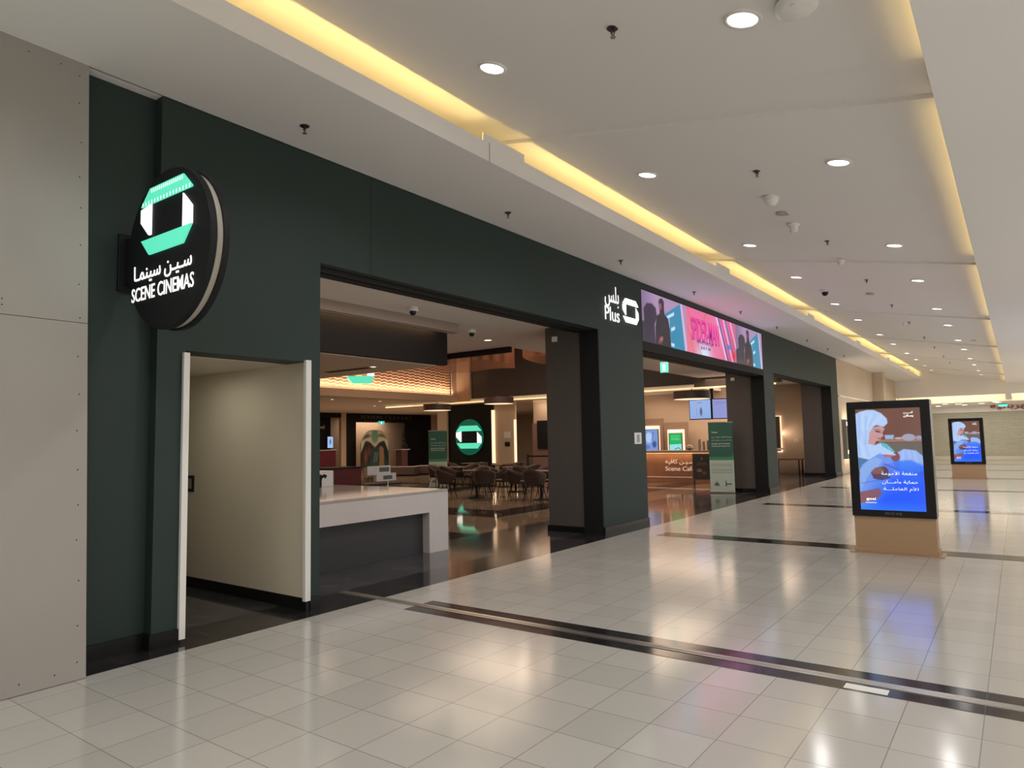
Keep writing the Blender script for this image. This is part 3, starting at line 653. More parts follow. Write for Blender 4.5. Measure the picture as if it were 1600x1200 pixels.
B(-0.473, 0.473, 0.222, 0.262, 0.47, 1.945).build('rear_cover', bandc, t)
sc_ = kc.mesh('display', screenm, (-0.368, -0.0315, 0.555), (0.735, 0, 0), (0, 0, 1.30), t)
def KT(s, u, v, w_, h_, bold=-0.012, m=glowS): return text_mesh(s, 'lettering', m, (-0.368+u/100, -0.0335, 1.855-v/100), XR, ZU, w=w_/100, h=h_/100, depth=0.001, bold=bold, parent=t)
KT(arabic('منفعة الأمومة'), 46, 83, 40, 6.5); KT(arabic('حماية وأمـــان'), 46.5, 93.5, 40, 6.5); KT(arabic('للأم العاملـــة'), 47, 103, 39, 6.5)
KT('gosi', 12.5, 116.3, 11, 4.2, 0.012); KT(arabic('أمـيـن'), 60.5, 6, 11, 3.2, 0.02); KT(arabic('وساكن'), 60.5, 10.3, 11, 3.6, 0.02)
B(-0.31, -0.18, -0.0335, -0.0325, 0.645, 0.65).build('underline', glowS, t)
text_mesh('WOVE', 'brand_lettering', mat('grey_mark', (0.16, 0.17, 0.18), 0.4), (0, -0.0305, 0.515), XR, ZU, w=0.19, h=0.03, depth=0.001, parent=t, spacing=1.3)
k2 = dup(t, (-1.36, 26.70, 0), label='farther black digital kiosk near the closed shutter, same mother picture')


# ------------------------------------------------------------------ lobby shell
lc = MB(); lc.box(-10.9, -5.90, 0, 11.3, 3.46, 3.56); lc.box(-19.2, -10.9, 0, 11.9, 3.30, 3.40); lc.box(-10.9, -10.85, 0, 11.3, 3.3, 3.46)
df = MB(); df.box(-7.34, -7.28, 0, 8.5, 3.31, 3.46); df.box(-7.42, -7.34, 0, 8.5, 3.30, 3.33)
struct(df.build('ceiling_drop', mat('tan_paint', (0.36, 0.29, 0.24), 0.8)), 'tan drop fascia over the counter')
lc.box(-8.4, -5.90, 11.3, 21.9, 3.46, 3.56); lc.box(-8.6, -5.9, 21.9, 28.4, 3.50, 3.6)
lc.box(-34, -19.0, 0, 40, 3.20, 3.30); lc.box(-19.0, -8.6, 21.95, 40, 3.16, 3.26)
struct(lc.build('ceiling_lobby', mat('lobby_ceiling', (0.84, 0.79, 0.74), 0.8)), 'stepped lobby ceilings')
struct(B(-19.2, -5.8, 11.5, 22.2, 5.6, 5.7).build('ceiling_void', bulkc), 'dark high ceiling over the lobby')
bk = MB(); bk.box(-10.9, -8.30, 11.30, 11.36, 3.34, 3.50); bk.box(-7.62, -7.50, 0, 8.46, 2.79, 3.46)
struct(bk.build('bulkhead', bulkc), 'charcoal bulkheads hanging over the counter')
ww = MB(); ww.box(-18.2, -5.8, 22.0, 22.2, 3.17, 5.6)
struct(ww.build('wall_upper', mat('umber_panel', (0.060, 0.050, 0.048), 0.6, noise=0.1, nscale=2)), 'dark upper wall above the cafe')
wt = MB(); wt.box(-19.1, -18.2, 21.9, 22.2, 3.17, 5.6); wt.box(-19.05, -18.85, 11.9, 22.0, 3.16, 3.44); wt.box(-18.97, -18.93, 21.6, 21.95, 3.4, 5.6)
struct(wt.build('wall_column', mat('peach_wall', (0.62, 0.42, 0.28), 0.75)), 'beige upper column and ledge')
wv = MB(); ny, nz = 260, 150; vs = []
for i in range(ny+1):
    for k in range(nz+1):
        y = 12+9.6*i/ny; z = 3.40+2.2*k/nz
        a = math.sin(2*PI*(z/0.11+0.20*math.sin(2*PI*y/0.30)+y*0.6)); vs.append((-19.03+0.013*a, y, z))
wv.add(vs, [(i*(nz+1)+k, (i+1)*(nz+1)+k, (i+1)*(nz+1)+k+1, i*(nz+1)+k+1) for i in range(ny) for k in range(nz)])
struct(wv.build('wall_wave', mat('wave_relief', (0.62, 0.36, 0.22), 0.55), smooth=True), 'backlit wall of rippling relief')
bw = MB(); bw.box(-34, -5.8, 38, 38.2, 0, 3.3); bw.box(-34, -5.9, -0.1, 0, 0, 3.6); bw.box(-5.95, -5.80, 0, 4.2, 2.42, 3.6); bw.box(-6.0, -5.8, 12, 40, 3.5, 5.7)
bw.box(-14.3, -6.8, 24.6, 24.75, 0, 3.3); bw.box(-17.4, -16.35, 22.5, 22.6, 0, 3.16); bw.box(-20.4, -19.85, 22.3, 22.6, 0, 3.20)
bw.box(-16.2, -15.2, 23.6, 23.7, 2.2, 3.16); bw.box(-16.2, -12.5, 24.6, 24.7, 0, 3.16)
bw.box(-30.2, -30, 25.0, 25.35, 0, 3.2); bw.box(-30.2, -30, 32.2, 34, 0, 3.2); bw.box(-31.8, -31.6, 20, 34, 0, 3.2); bw.box(-30.1, -30, 0, 22.6, 0, 3.2)
struct(bw.build('wall_lobby', beige), 'beige lobby walls')
kw = MB(); kw.box(-30.2, -30, 25.35, 26.05, 0, 3.19); kw.box(-30.2, -30, 29.85, 32.2, 0, 3.19); kw.box(-30.2, -30, 26.05, 29.85, 2.70, 3.19); kw.box(-30.2, -30, 22.6, 25.0, 2.95, 3.19); kw.box(-31.0, -30.9, 22.6, 25.0, 0, 3)
kw.box(-19.85, -17.5, 22.4, 22.6, 0, 3.08)
struct(kw.build('wall_black', mat('black_wall', (0.009, 0.008, 0.0075), 0.6, spec=0.2)), 'black lobby walls')
st = MB(); st.box(-17.5, -17.38, 22.42, 22.50, 0.6, 2.78); st.box(-16.36, -16.29, 22.42, 22.50, 0.5, 2.35); st.box(-18.93, -18.9, 14.0, 21.6, 3.44, 3.455)
struct(st.build('trim_6', glowP), 'warm light lines along the lobby walls')
struct(B(-23.2, -5.95, 21.88, 21.98, 3.10, 3.15).build('trim_8', glowY), 'warm light line under the dark upper wall')
ent = MB(); ent.box(-16.2, -14.6, 23.5, 23.55, 0, 2.2)
struct(ent.build('wall_mauve', mat('mauve_panel', (0.26, 0.17, 0.16), 0.6)), 'mauve entrance panel'); 
struct(B(-15.9, -15.25, 23.40, 23.49, 1.15, 2.3).build('trim_7', black), 'black panel in the entrance')
t = thing('entrance_screen', 'small bright portrait screen inside the entrance behind the tables', 'screen', (-14.95, 23.3, 1.55))
B(-0.14, 0.14, 0, 0.05, -0.38, 0.38).build('casing', black, t)
q = Canvas(24, 72, 12, 36, (150, 175, 240)); q.ell(12, 36, 7, 9, (220, 120, 130), 2); q.ell(12, 58, 6, 5, (210, 90, 110), 2); q.mesh('display', screenm, (-0.12, -0.003, -0.36), (0.24, 0, 0), (0, 0, 0.72), t)
t = thing('wall_switches', 'small dark switch panel on the beige wall right of the emblem', 'switch', (-16.75, 22.5, 1.38))
B(-0.12, 0.12, -0.03, 0, -0.10, 0.08).build('box', black, t); B(-0.17, 0.17, -0.012, 0, 0.24, 0.5).build('sign_plate', paper, t)

# round emblem sign in the lobby
t = thing('round_wall_sign', 'round green backlit cinema emblem on the black lobby wall', 'sign', (-18.65, 22.36, 1.69))
MB().lathe([(0, 0), (0.72, 0), (0.72, 0.03), (0, 0.03)][::-1], seg=64, axis='y').build('backing_disc', mat('deep_green', (0.0, 0.06, 0.04), 0.4, emit=0.22, ecol=(0.0, 0.30, 0.17)), t)
MB().lathe([(0.72, -0.012), (0.75, -0.012), (0.75, 0.03), (0.72, 0.03)][::-1], seg=64, axis='y').build('rim', mat('rim_green', (0.0, 0.1, 0.06), 0.4, emit=0.25, ecol=(0, 0.35, 0.22)), t)
B(-0.5, 0.5, -0.006, 0.0, -0.32, 0.34).build('centre_panel', black, t)
logo(t, (-0.02, -0.01, 0), XR, ZU, 1.92, (glowT, glowS), 0.02)
t = thing('emblem_sign', 'teal emblem band of a backlit sign on the rippled wall', 'sign', (-18.86, 16.55, 3.98))
MB().prism([(-0.62, -0.1), (0.66, -0.02), (0.5, -0.30), (-0.36, -0.34)], (0, 0, 0), YR, ZU, (0.04, 0, 0)).build('emblem_band', glowT, t)
B(0.0, 0.04, 0.35, 0.66, -0.02, 0.30).build('emblem_side', glowS, t)

# screens wall lettering, doorway, standee
t = thing('wall_lettering', 'faint grey lettering of auditorium numbers on the black far wall', 'lettering', (-29.99, 28.4, 3.0))
gl = mat('faint_print', (0.16, 0.15, 0.14), 0.6)
text_mesh('SCREENS 1.2.3.4.5.6.7', 'lettering', gl, (0, 0, 0), YR, ZU, w=4.0, h=0.18, depth=0.02, parent=t, spacing=1.3)
text_mesh(arabic('شاشات')+' 1.2.3.4.5.6.7', 'lettering', gl, (0, -0.8, -0.25), YR, ZU, w=2.2, h=0.13, depth=0.02, parent=t, spacing=1.3)
t = thing('exit_sign', 'small turquoise exit sign over the far doorway in the black wall', 'exit sign', (-29.95, 27.9, 2.68)); B(0, 0.05, -0.22, 0.22, -0.09, 0.09).build('light_box', exitg, t); B(0.05, 0.055, -0.06, 0.02, -0.06, 0.06).build('pictogram', glowS, t)
t = thing('exit_sign', 'green exit sign hanging inside the second opening', 'exit sign', (-7.0, 16, 3.27)); B(-0.10, 0.10, -0.02, 0.02, -0.13, 0.12).build('light_box', exitg, t); B(-0.10, 0.10, -0.03, 0.03, 0.12, 0.19).build('rail', white, t); B(-0.03, 0.03, -0.025, -0.02, -0.09, 0.07).build('pictogram', glowS, t)
pc = Canvas(100, 110, 60, 66, (42, 66, 70))
pc.poly([(0, 0), (100, 0), (100, 45), (85, 25), (65, 38), (50, 50), (30, 35), (15, 25), (0, 50)], (205, 198, 172), 3); pc.ell(50, 18, 12, 20, (84, 146, 134), 4, .8); pc.ell(20, 12, 14, 5, (60, 80, 70), 2.5, .8, rot=20); pc.ell(76, 12, 16, 5, (80, 110, 90), 2.5, .8, rot=-20)
pc.poly([(0, 50), (18, 26), (34, 36), (44, 48), (34, 60), (30, 110), (0, 110)], (44, 34, 30), 3); pc.poly([(62, 40), (84, 26), (100, 48), (100, 100), (84, 60)], (20, 44, 52), 3); pc.ell(18, 75, 6, 22, (130, 86, 54), 3, .8); pc.ell(30, 60, 5, 14, (110, 70, 46), 3, .8)
pc.line(52, 66, 46, 92, 2, (180, 180, 170), 2); pc.line(60, 66, 54, 92, 2, (180, 180, 170), 2); pc.mixin(sm(pc.Y, 85, 110)*0.5, (60, 110, 100))
t = thing('arched_standee', 'arched cardboard film standee with mountain artwork in the far doorway', 'standee', (-29.5, 26.95, 0))
pc.poly([(66, 50), (74, 44), (82, 50), (84, 110), (66, 110)], (150, 120, 88), 1.5)
o = pc.mesh('artwork', printm, (0.0, -1.0, 0.1), (0, 2.1, 0), (0, 0, 2.15), t)
me = o.data                                        # arch the top corners of the panel
for v in me.vertices:
    d = abs(v.co.y-0.05)/1.05; v.co.z = 0.1+(v.co.z-0.1)*(1-0.30*d**3)
B(-0.05, -0.005, -0.98, 1.08, 0.0, 1.5).build('support_board', wood, t)

# podium and attendant
t = thing('ticket_podium', 'slim brown ticket podium beside the far doorway', 'podium', (-28.9, 28.5, 0))
B(-0.25, 0.25, -0.22, 0.26, 0, 1.08).build('body', mat('podium_brown', (0.10, 0.05, 0.05), 0.5), t, bevel=0.02); B(-0.3, 0.3, -0.32, 0.4, 1.08, 1.12).build('top', stone, t)
def skin_figure(name, verts, edges, radii, mt, parent, lvl=1):
    me = bpy.data.meshes.new(name); me.from_pydata(verts, edges, []); o = bpy.data.objects.new(name, me); COL.objects.link(o)
    sk = o.modifiers.new('skin', 'SKIN'); 
    if not me.skin_vertices: 
        bm = bmesh.new(); bm.from_mesh(me); bm.verts.layers.skin.verify(); bm.to_mesh(me); bm.free()
    for v, r in zip(me.skin_vertices[0].data, radii): v.radius = (r, r) if not isinstance(r, tuple) else r
    me.skin_vertices[0].data[0].use_root = True
    ss = o.modifiers.new('sub', 'SUBSURF'); ss.levels = ss.render_levels = lvl
    me.materials.append(mt); o.parent = parent; return o
t = thing('person', 'person in dark clothes standing behind the slim brown podium', 'person', (-29.35, 29.2, 0))
V = [(0,0,.95),(0,0,1.15),(0,0,1.38),(0,0,1.48),(0,0,1.60),(0,0,1.70), (0,-.19,1.38),(.05,-.24,1.12),(.27,-.2,1.10), (0,.19,1.38),(.05,.24,1.12),(.27,.2,1.10), (0,-.10,.9),(0,-.11,.5),(0,-.11,.08),(.14,-.11,.04),(0,.10,.9),(0,.11,.5),(0,.11,.08),(.14,.11,.04)]
Eg = [(0,1),(1,2),(2,3),(3,4),(4,5),(2,6),(6,7),(7,8),(2,9),(9,10),(10,11),(0,12),(12,13),(13,14),(14,15),(0,16),(16,17),(17,18),(18,19)]
Rd = [.14,.13,.13,.055,.09,.075,.06,.045,.03,.06,.045,.03,.085,.06,.045,.035,.085,.06,.045,.035]
skin_figure('body', V, Eg, Rd, mat('dark_clothes', (0.012, 0.011, 0.012), 0.7), t, 2)
MB().lathe([(0, 0.13), (0.06, 0.115), (0.10, 0.06), (0.108, 0), (0.09, -0.06)], (-0.015, 0, 1.645), 20).build('hair', black, t, smooth=True)

# screen and signs in the alcove on the left
t = thing('alcove_screen', 'small bright portrait screen in the dark alcove left of the black doorway wall', 'screen', (-30.8, 24.9, 1.6))
B(-0.04, 0, -0.22, 0.22, -0.34, 0.34).build('casing', black, t); q = Canvas(36, 60, 18, 30, (165, 190, 235)); q.ell(18, 28, 5, 14, (70, 100, 150), 2); q.mesh('display', screenm, (0.003, -0.19, -0.31), (0, 0.38, 0), (0, 0, 0.62), t)
t = thing('alcove_lettering', 'thin white lettering on the dark alcove wall', 'lettering', (-30.88, 24.1, 2.45)); text_mesh('ice land', 'lettering', inkw, (0, 0, 0), YR, ZU, w=0.9, h=0.2, depth=0.02, parent=t)
t = thing('concession_cabinet', 'dark red cabinet standing at the back of the dark alcove', 'cabinet', (-30.5, 23.9, 0))
B(-0.3, 0.3, -0.7, 0.9, 0, 1.15).build('body', mat('cabinet_red', (0.12, 0.01, 0.02), 0.5), t, bevel=0.02); B(-0.33, 0.33, -0.75, 0.95, 1.15, 1.20).build('worktop', stone, t)

# lobby ceiling downlights
ld = thing('lobby_downlight', '', 'ceiling light', (0, 0, 0), 0, 'small downlights of the lobby ceilings')
MB().lathe([(0, -0.004), (0.06, -0.004), (0.075, 0)], seg=16).build('diffuser', glowL, ld); MB().lathe([(0.075, -0.008), (0.088, -0.006), (0.088, 0)], seg=16).build('trim_ring', white, ld)
for i, (p, l) in enumerate([((-11.97, 10.91, 3.299), 'small downlight in the grey ceiling just left of the teal emblem wall'), ((-8.07, 10.27, 3.459), 'small downlight in the cream ceiling near the far dome camera'),
        ((-20.82, 16.92, 3.199), 'leftmost small downlight in the low ceiling under the rippled wall'), ((-20.72, 19.25, 3.199), 'rightmost small downlight in the low ceiling under the rippled wall'), ((-23.41, 21.41, 3.199), 'small downlight farthest back in the low ceiling before the black wall')]):
    o = ld if i == 0 else copy_tree(ld); o.location = p; o['label'] = l
t = thing('linear_air_slot', 'thin dark air slot in the grey lobby ceiling', 'air vent', (-12.9, 10.95, 3.299)); B(-0.75, 0.75, -0.09, 0.09, -0.012, 0).build('slot', black, t); B(-0.80, 0.80, -0.13, 0.13, -0.006, 0).build('frame', beige, t)
dc = thing('dome_camera', 'black and white dome camera on the lobby ceiling nearest the storefront', 'camera', (-6.84, 6.99, 3.459), 0, 'dome cameras of the lobby ceiling')
MB().lathe([(0.075, 0), (0.075, -0.055), (0.065, -0.06), (0, -0.06)], seg=24).build('base', white, dc); MB().lathe([(0.05, -0.06), (0.045, -0.09), (0.025, -0.115), (0, -0.118)], seg=24).build('dome', gblack, dc, smooth=True)
dup(dc, (-7.51, 9.11, 3.459), label='black and white dome camera on the lobby ceiling right of the charcoal bulkhead')

# hanging copper string curtains
def strings(cx, cyy, r, z0, z1, n, lab):
    t = thing('string_curtain_lamp', lab, 'hanging lamp', (cx, cyy, z1), 0, 'copper string curtains hanging in the lobby')
    m = MB()
    for k in range(n):
        a = 2*PI*k/n; x, y = r*math.cos(a), r*math.sin(a); m.box(x-0.006, x+0.006, y-0.006, y+0.006, z0-z1-0.05*math.sin(3*a), 0)
    o = m.build('strings', copper, t); o['kind'] = 'stuff'
    MB().lathe([(r-0.03, 0), (r-0.03, 0.04), (r+0.03, 0.04), (r+0.03, 0), (r-0.03, 0)], seg=64).build('ring', dmetal, t)
    for a in (0, 2.1, 4.2): B(r*math.cos(a)-0.01, r*math.cos(a)+0.01, r*math.sin(a)-0.01, r*math.sin(a)+0.01, 0.04, 5.6-z1).build('hanging_rod', dmetal, t)
strings(-13.0, 15.6, 1.36, 3.72, 4.50, 190, 'round copper string curtain hanging beside the rippled wall')
strings(-10.7, 17.4, 1.3, 3.95, 5.0, 180, 'round copper string curtain hanging highest, next to the taupe pillar')
# drum pendants
dp = thing('drum_pendant', 'dark drum pendant hanging over the tables in front of the beige wall', 'hanging lamp', (-15.25, 20, 3.0), 0, 'dark drum pendants with glowing rims')
MB().lathe([(0.54, 0.10), (0.55, -0.13), (0.53, -0.13), (0.52, 0.09), (0, 0.09), (0, 0.10)][::-1], seg=48).build('drum', mat('drum_brown', (0.06, 0.035, 0.03), 0.5), dp, smooth=False)
MB().lathe([(0.535, -0.135), (0, -0.135)], seg=48).build('diffuser', glowP, dp)
MB().tube((0, 0, 0.1), (0, 0, 0.2), 0.012).build('stem', dmetal, dp)
dup(dp, (-18.3, 20, 2.88), label='dark drum pendant hanging left of the green round emblem'); dup(dp, (-7.90, 20, 2.80), label='dark drum pendant hanging over the cafe counter')

# ------------------------------------------------------------------ white service counter
t = thing('service_counter', 'white stone service counter with a charcoal recessed front inside the first opening', 'counter', (-6.69, 7.52, 0))
B(-4.3, 0, -3.2, 0, 0.825, 0.862).build('worktop', mat('counter_top', (0.42, 0.38, 0.35), 0.12, noise=0.1, nscale=2), t, bevel=0.002)
m = MB(); m.box(-0.04, 0, -3.2, 0, 0.56, 0.83); m.box(-0.9, 0, -0.39, 0, 0, 0.56); m.box(-4.3, -0.04, -0.04, 0, 0, 0.83)
m.build('fascia', stone, t)
B(-0.16, -0.13, -3.2, -0.39, 0, 0.56).build('recessed_front', mat('counter_charcoal', (0.042, 0.040, 0.044), 0.5), t)
t = thing('display_box', 'white box with a black letter r on the left end of the white counter', 'box', (-9.02, 7.10, 0.862))
B(-0.12, 0.12, -0.2, 0.16, 0, 0.25).build('box_body', paper, t, bevel=0.004); text_mesh('r', 'lettering', black, (0.122, -0.05, 0.10), YR, ZU, h=0.2, w=0.16, depth=0.003, bold=0.02, parent=t)
t = thing('back_counter', 'low dark cabinet behind the white counter', 'cabinet', (-9.8, 8.48, 0)); B(-0.5, 0.5, -0.9, 0.68, 0, 0.78).build('cabinet_body', wood, t); B(-0.52, 0.52, -0.92, 0.70, 0.78, 0.80).build('worktop', black, t)
t = thing('red_display_case', 'dark red display case behind the white counter', 'case', (-9.75, 8.05, 0.80)); B(-0.3, 0.3, -0.42, 0.28, 0, 0.31).build('case_body', red, t, bevel=0.01); B(-0.32, 0.32, -0.44, 0.30, 0.31, 0.325).build('lid', black, t)
kraft = mat('kraft_card', (0.34, 0.21, 0.11), 0.7)
t = thing('menu_board', 'kraft and white stepped menu cards with black lettering behind the counter', 'menu board', (-9.45, 8.75, 0.80))
B(-0.02, 0.0, -0.36, -0.12, 0, 0.30).build('kraft_card', kraft, t); B(0.01, 0.025, -0.30, 0.26, 0.16, 0.32).build('upper_card', paper, t); B(0.03, 0.045, -0.10, 0.38, 0.04, 0.18).build('lower_card', paper, t)
text_mesh('DITE', 'lettering', black, (0.002, -0.24, 0.08), YR, ZU, w=0.2, h=0.08, depth=0.004, bold=0.02, parent=t); B(0.025, 0.028, -0.02, 0.22, 0.21, 0.29).build('print_block', inkg, t); B(0.045, 0.048, 0.06, 0.28, 0.07, 0.14).build('print_block', inkg, t)
t = thing('card_terminal', 'small dark card terminal on the white counter top', 'terminal', (-8.9, 6.85, 0.862)); B(-0.05, 0.05, -0.09, 0.05, 0, 0.03).build('keypad', black, t, bevel=0.004); B(-0.01, 0.01, -0.09, 0.05, 0.03, 0.09).build('display', gblack, t)
t = thing('straw_cup', 'clear thin straws standing on the back edge of the white counter', 'cup', (-7.75, 7.35, 0.862)); MB().lathe([(0.014, 0), (0.017, 0.03), (0.015, 0.03), (0.012, 0.004), (0, 0.004)], seg=16).build('cup', bandc, t); MB().tube((0, 0, 0.0), (0.01, 0.0, 0.12), 0.004).build('straw', paper, t)

# ------------------------------------------------------------------ tables and chairs
tb_ = thing('cafe_table', '', 'table', (0, 0, 0), 0, 'round pedestal tables in the lobby')
MB().lathe([(0, 0.705), (0.38, 0.705), (0.40, 0.72), (0.40, 0.735), (0.395, 0.74), (0, 0.74)], seg=40).build('table_top', wood, tb_)
MB().lathe([(0.035, 0.02), (0.03, 0.70)], seg=16).build('pedestal', black, tb_, smooth=True); MB().lathe([(0.23, 0), (0.23, 0.012), (0.05, 0.025), (0, 0.025)], seg=32).build('base_plate', black, tb_)
ch = thing('dining_chair', '', 'chair', (0, 0, 0), 0, 'brown upholstered tub chairs around the lobby tables')
cb = bpy.data.meshes.new('x')
def shell():
    m = MB(); n, k = 22, 6; vs = []
    for ri, off in ((0, 0), (1, -0.035)):
        for i in range(n+1):
            a = math.radians(-115+230*i/n)          # 0 = back
            hgt = 0.80-0.17*(abs(a)/math.radians(115))**1.8
            for q in range(k+1):
                f = q/k; z = 0.40+(hgt-0.40)*f; r = 0.235+0.055*math.sin(f*1.5)+off
                vs.append((r*math.sin(a), r*math.cos(a)*0.95, z))
    S1 = (n+1)*(k+1); fs = []
    for i in range(n):
        for q in range(k):
            a, b, c, d = i*(k+1)+q, (i+1)*(k+1)+q, (i+1)*(k+1)+q+1, i*(k+1)+q+1
            fs += [(a, b, c, d), (S1+d, S1+c, S1+b, S1+a)]
        t0 = i*(k+1)+k; t1 = (i+1)*(k+1)+k; fs += [(t0, t1, S1+t1, S1+t0), (i*(k+1), S1+i*(k+1), S1+(i+1)*(k+1), (i+1)*(k+1))]
    for q in range(k): fs += [(q, q+1, S1+q+1, S1+q), (n*(k+1)+q+1, n*(k+1)+q, S1+n*(k+1)+q, S1+n*(k+1)+q+1)]
    m.add(vs, fs); return m
shell().build('backrest', brownlea, ch, smooth=True)
MB().lathe([(0, 0.40), (0.20, 0.40), (0.235, 0.42), (0.235, 0.455), (0.21, 0.475), (0, 0.48)], seg=32).build('seat', brownlea, ch, smooth=True)
for sx in (-1, 1):
    for sy_ in (-1, 1): MB().tube((0.14*sx, 0.14*sy_, 0.41), (0.23*sx, 0.23*sy_, 0.0), 0.014, 0.009).build('leg', black, ch)
TBL = [(-12.02, 14.69, 'round dark table with the green emblem reflected on the floor before it'), (-12.2, 16.75, 'round dark table in front of the thin light line'), (-10.0, 14.85, 'round dark table cut off by the taupe pillar'),
       (-14.3, 16.4, 'round dark table nearest the roll-up banner'), (-13.9, 18.4, 'round dark table before the tall bright light line'), (-15.9, 19.2, 'round dark table farthest back under the round emblem')]
CH = [(0, .62, 180, 'behind'), (0, -.60, 0, 'in front of')]
first = True
for i, (x, y, l) in enumerate(TBL):
    o = tb_ if i == 0 else copy_tree(tb_); o.location = (x, y, 0); o['label'] = l
view = [(-12.55, 14.05, 150, 'tub chair with its back to the viewer, nearest the green floor reflection'), (-11.42, 14.30, -150, 'tub chair seen from behind, right of the nearest lobby table'),
        (-12.4, 15.35, 20, 'tub chair tucked behind the nearest lobby table'), (-11.5, 15.2, -35, 'tub chair behind the nearest lobby table, on its right'),
        (-12.8, 16.4, 110, 'tub chair left of the table before the thin light line'), (-11.75, 16.25, -140, 'tub chair right of the table before the thin light line'), (-12.0, 17.4, -10, 'tub chair behind the table before the thin light line'),
        (-10.65, 14.70, 120, 'tub chair left of the table cut off by the taupe pillar'), (-10.25, 15.5, 10, 'tub chair behind the table cut off by the taupe pillar'), (-9.75, 14.2, 190, 'tub chair half hidden by the taupe pillar'),
        (-15.0, 16.35, 95, 'tub chair beside the roll-up banner, leftmost of the seats'), (-14.0, 15.75, 170, 'tub chair in front of the table nearest the banner'), (-14.2, 17.1, 5, 'tub chair behind the table nearest the banner'),
        (-14.5, 18.0, 120, 'tub chair left of the table before the tall light line'), (-13.4, 18.0, -130, 'tub chair right of the table before the tall light line'), (-13.8, 19.05, 0, 'tub chair behind the table before the tall light line'),
        (-16.4, 18.8, 110, 'tub chair left of the farthest table'), (-15.3, 18.9, -120, 'tub chair right of the farthest table'), (-10.9, 16.9, -60, 'tub chair standing alone before the black rope posts')]
for i, (x, y, a, l) in enumerate(view):
    o = ch if i == 0 else copy_tree(ch); o.location = (x, y, 0); o.rotation_euler = (0, 0, math.radians(a)); o['label'] = 'brown '+l
# belt posts
ps_ = thing('barrier_post', 'black belt post left of the roped area behind the tables', 'barrier post', (-13.94, 19.9, 0), 0, 'black belt barrier posts')
MB().tube((0, 0, 0.01), (0, 0, 1.02), 0.03).build('post', black, ps_); MB().lathe([(0.17, 0), (0.17, 0.015), (0.04, 0.03), (0, 0.03)], seg=24).build('base', black, ps_)
dup(ps_, (-12.95, 19.9, 0), label='black belt post right of the roped area, next to the taupe pillar')
tag(B(-13.905, -12.985, 19.885, 19.915, 0.93, 0.985).build('barrier_belt', black), 'black belt strung between the two barrier posts', 'belt')
# benches
bn = thing('bench_seat', 'dark brown upholstered block bench left of the banner', 'bench', (-22.9, 22.6, 0), math.radians(25), 'block benches near the far doorway')
B(-0.75, 0.75, -0.4, 0.4, 0.05, 0.42).build('seat_block', mat('bench_brown', (0.085, 0.06, 0.052), 0.55), bn, bevel=0.03); B(-0.7, 0.7, -0.35, 0.35, 0, 0.05).build('plinth', black, bn)
dup(bn, (-22.3, 24.0, 0), math.radians(20), 'brown upholstered block bench closest to the banner')

# ------------------------------------------------------------------ roll-up banners
def banner(loc, rz, w_, h_, lab, grp):
    t = thing('roll_up_banner', lab, 'banner', loc, rz, grp); hw = w_/2
    B(-hw, hw, -0.004, 0.004, 0.06, h_*0.47).build('lower_print', bmint, t); B(-hw, hw, -0.004, 0.004, h_*0.47, h_-0.02).build('upper_print', bgreen, t)
    MB().prism([(-hw, h_*0.46), (hw, h_*0.46), (hw, h_*0.56), (hw*0.85, h_*0.505), (-hw, h_*0.505)], (0, -0.0045, 0), XR, ZU, (0, 0.0005, 0)).build('green_swoosh', bgreen2, t)
    B(-hw-0.01, hw+0.01, -0.012, 0.012, h_-0.03, h_).build('top_rail', metal, t); B(-hw-0.01, hw+0.01, -0.09, 0.09, 0.0, 0.06).build('base_cassette', metal, t, bevel=0.01)
    F = -0.006
    text_mesh('Scene', 'lettering', inkw, (-hw*0.48, F, h_*0.855), XR, ZU, w=w_*0.24, depth=0.001, bold=0.01, parent=t)
    text_mesh(arabic('عزيزنا الزائر نعتذر عن'), 'lettering', inkw, (0.02, F, h_*0.785), XR, ZU, w=w_*0.84, h=0.05, depth=0.001, parent=t)
    text_mesh(arabic('هذا المدخل مغلق الآن'), 'lettering', inkw, (0.02, F, h_*0.74), XR, ZU, w=w_*0.84, h=0.045, depth=0.001, parent=t)
    text_mesh('PLEASE USE THE MAIN', 'lettering', inkw, (0.0, F, h_*0.69), XR, ZU, w=w_*0.76, h=0.032, depth=0.001, bold=0.02, parent=t)
    text_mesh('ENTRANCE, THANK YOU', 'lettering', inkw, (0.0, F, h_*0.655), XR, ZU, w=w_*0.74, h=0.032, depth=0.001, bold=0.02, parent=t)
    for k, z in enumerate((0.40, 0.375, 0.33, 0.305, 0.28)):
        m = MB(); x = -hw*0.85
        while x < hw*0.8:
            L = random.uniform(0.03, 0.08); m.box(x, min(x+L, hw*0.85), F, F+0.001, h_*z, h_*z+0.012); x += L+0.012
        m.build('print_line', inkg, t)
    m = MB()
    for k in range(3): m.lathe([(0.02+0.012*k, 0), (0.024+0.012*k, 0)], (-hw*0.45, F, h_*0.13+0.02), 20, 0, 'y')
    m.prism([(-0.08, 0), (-0.04, 0.07), (0, 0.09), (0.04, 0.07), (0.08, 0)], (-hw*0.45, F, h_*0.10), XR, ZU, (0, 0.001, 0)); m.build('hut_emblem', inkg, t)
    B(hw*0.25, hw*0.75, F, F+0.001, h_*0.115, h_*0.135).box(hw*0.25, hw*0.35, F, F+0.001, h_*0.09, h_*0.17).build('partner_emblem', inkg, t)
    return t
banner((-6.54, 18.50, 0), math.radians(12), 0.64, 1.92, 'green and white roll-up banner standing against the taupe pillar', 'green and white roll-up banners')
banner((-15.45, 16.9, 0), math.radians(30), 0.62, 1.90, 'green and white roll-up banner among the tables, left of the round emblem', 'green and white roll-up banners')

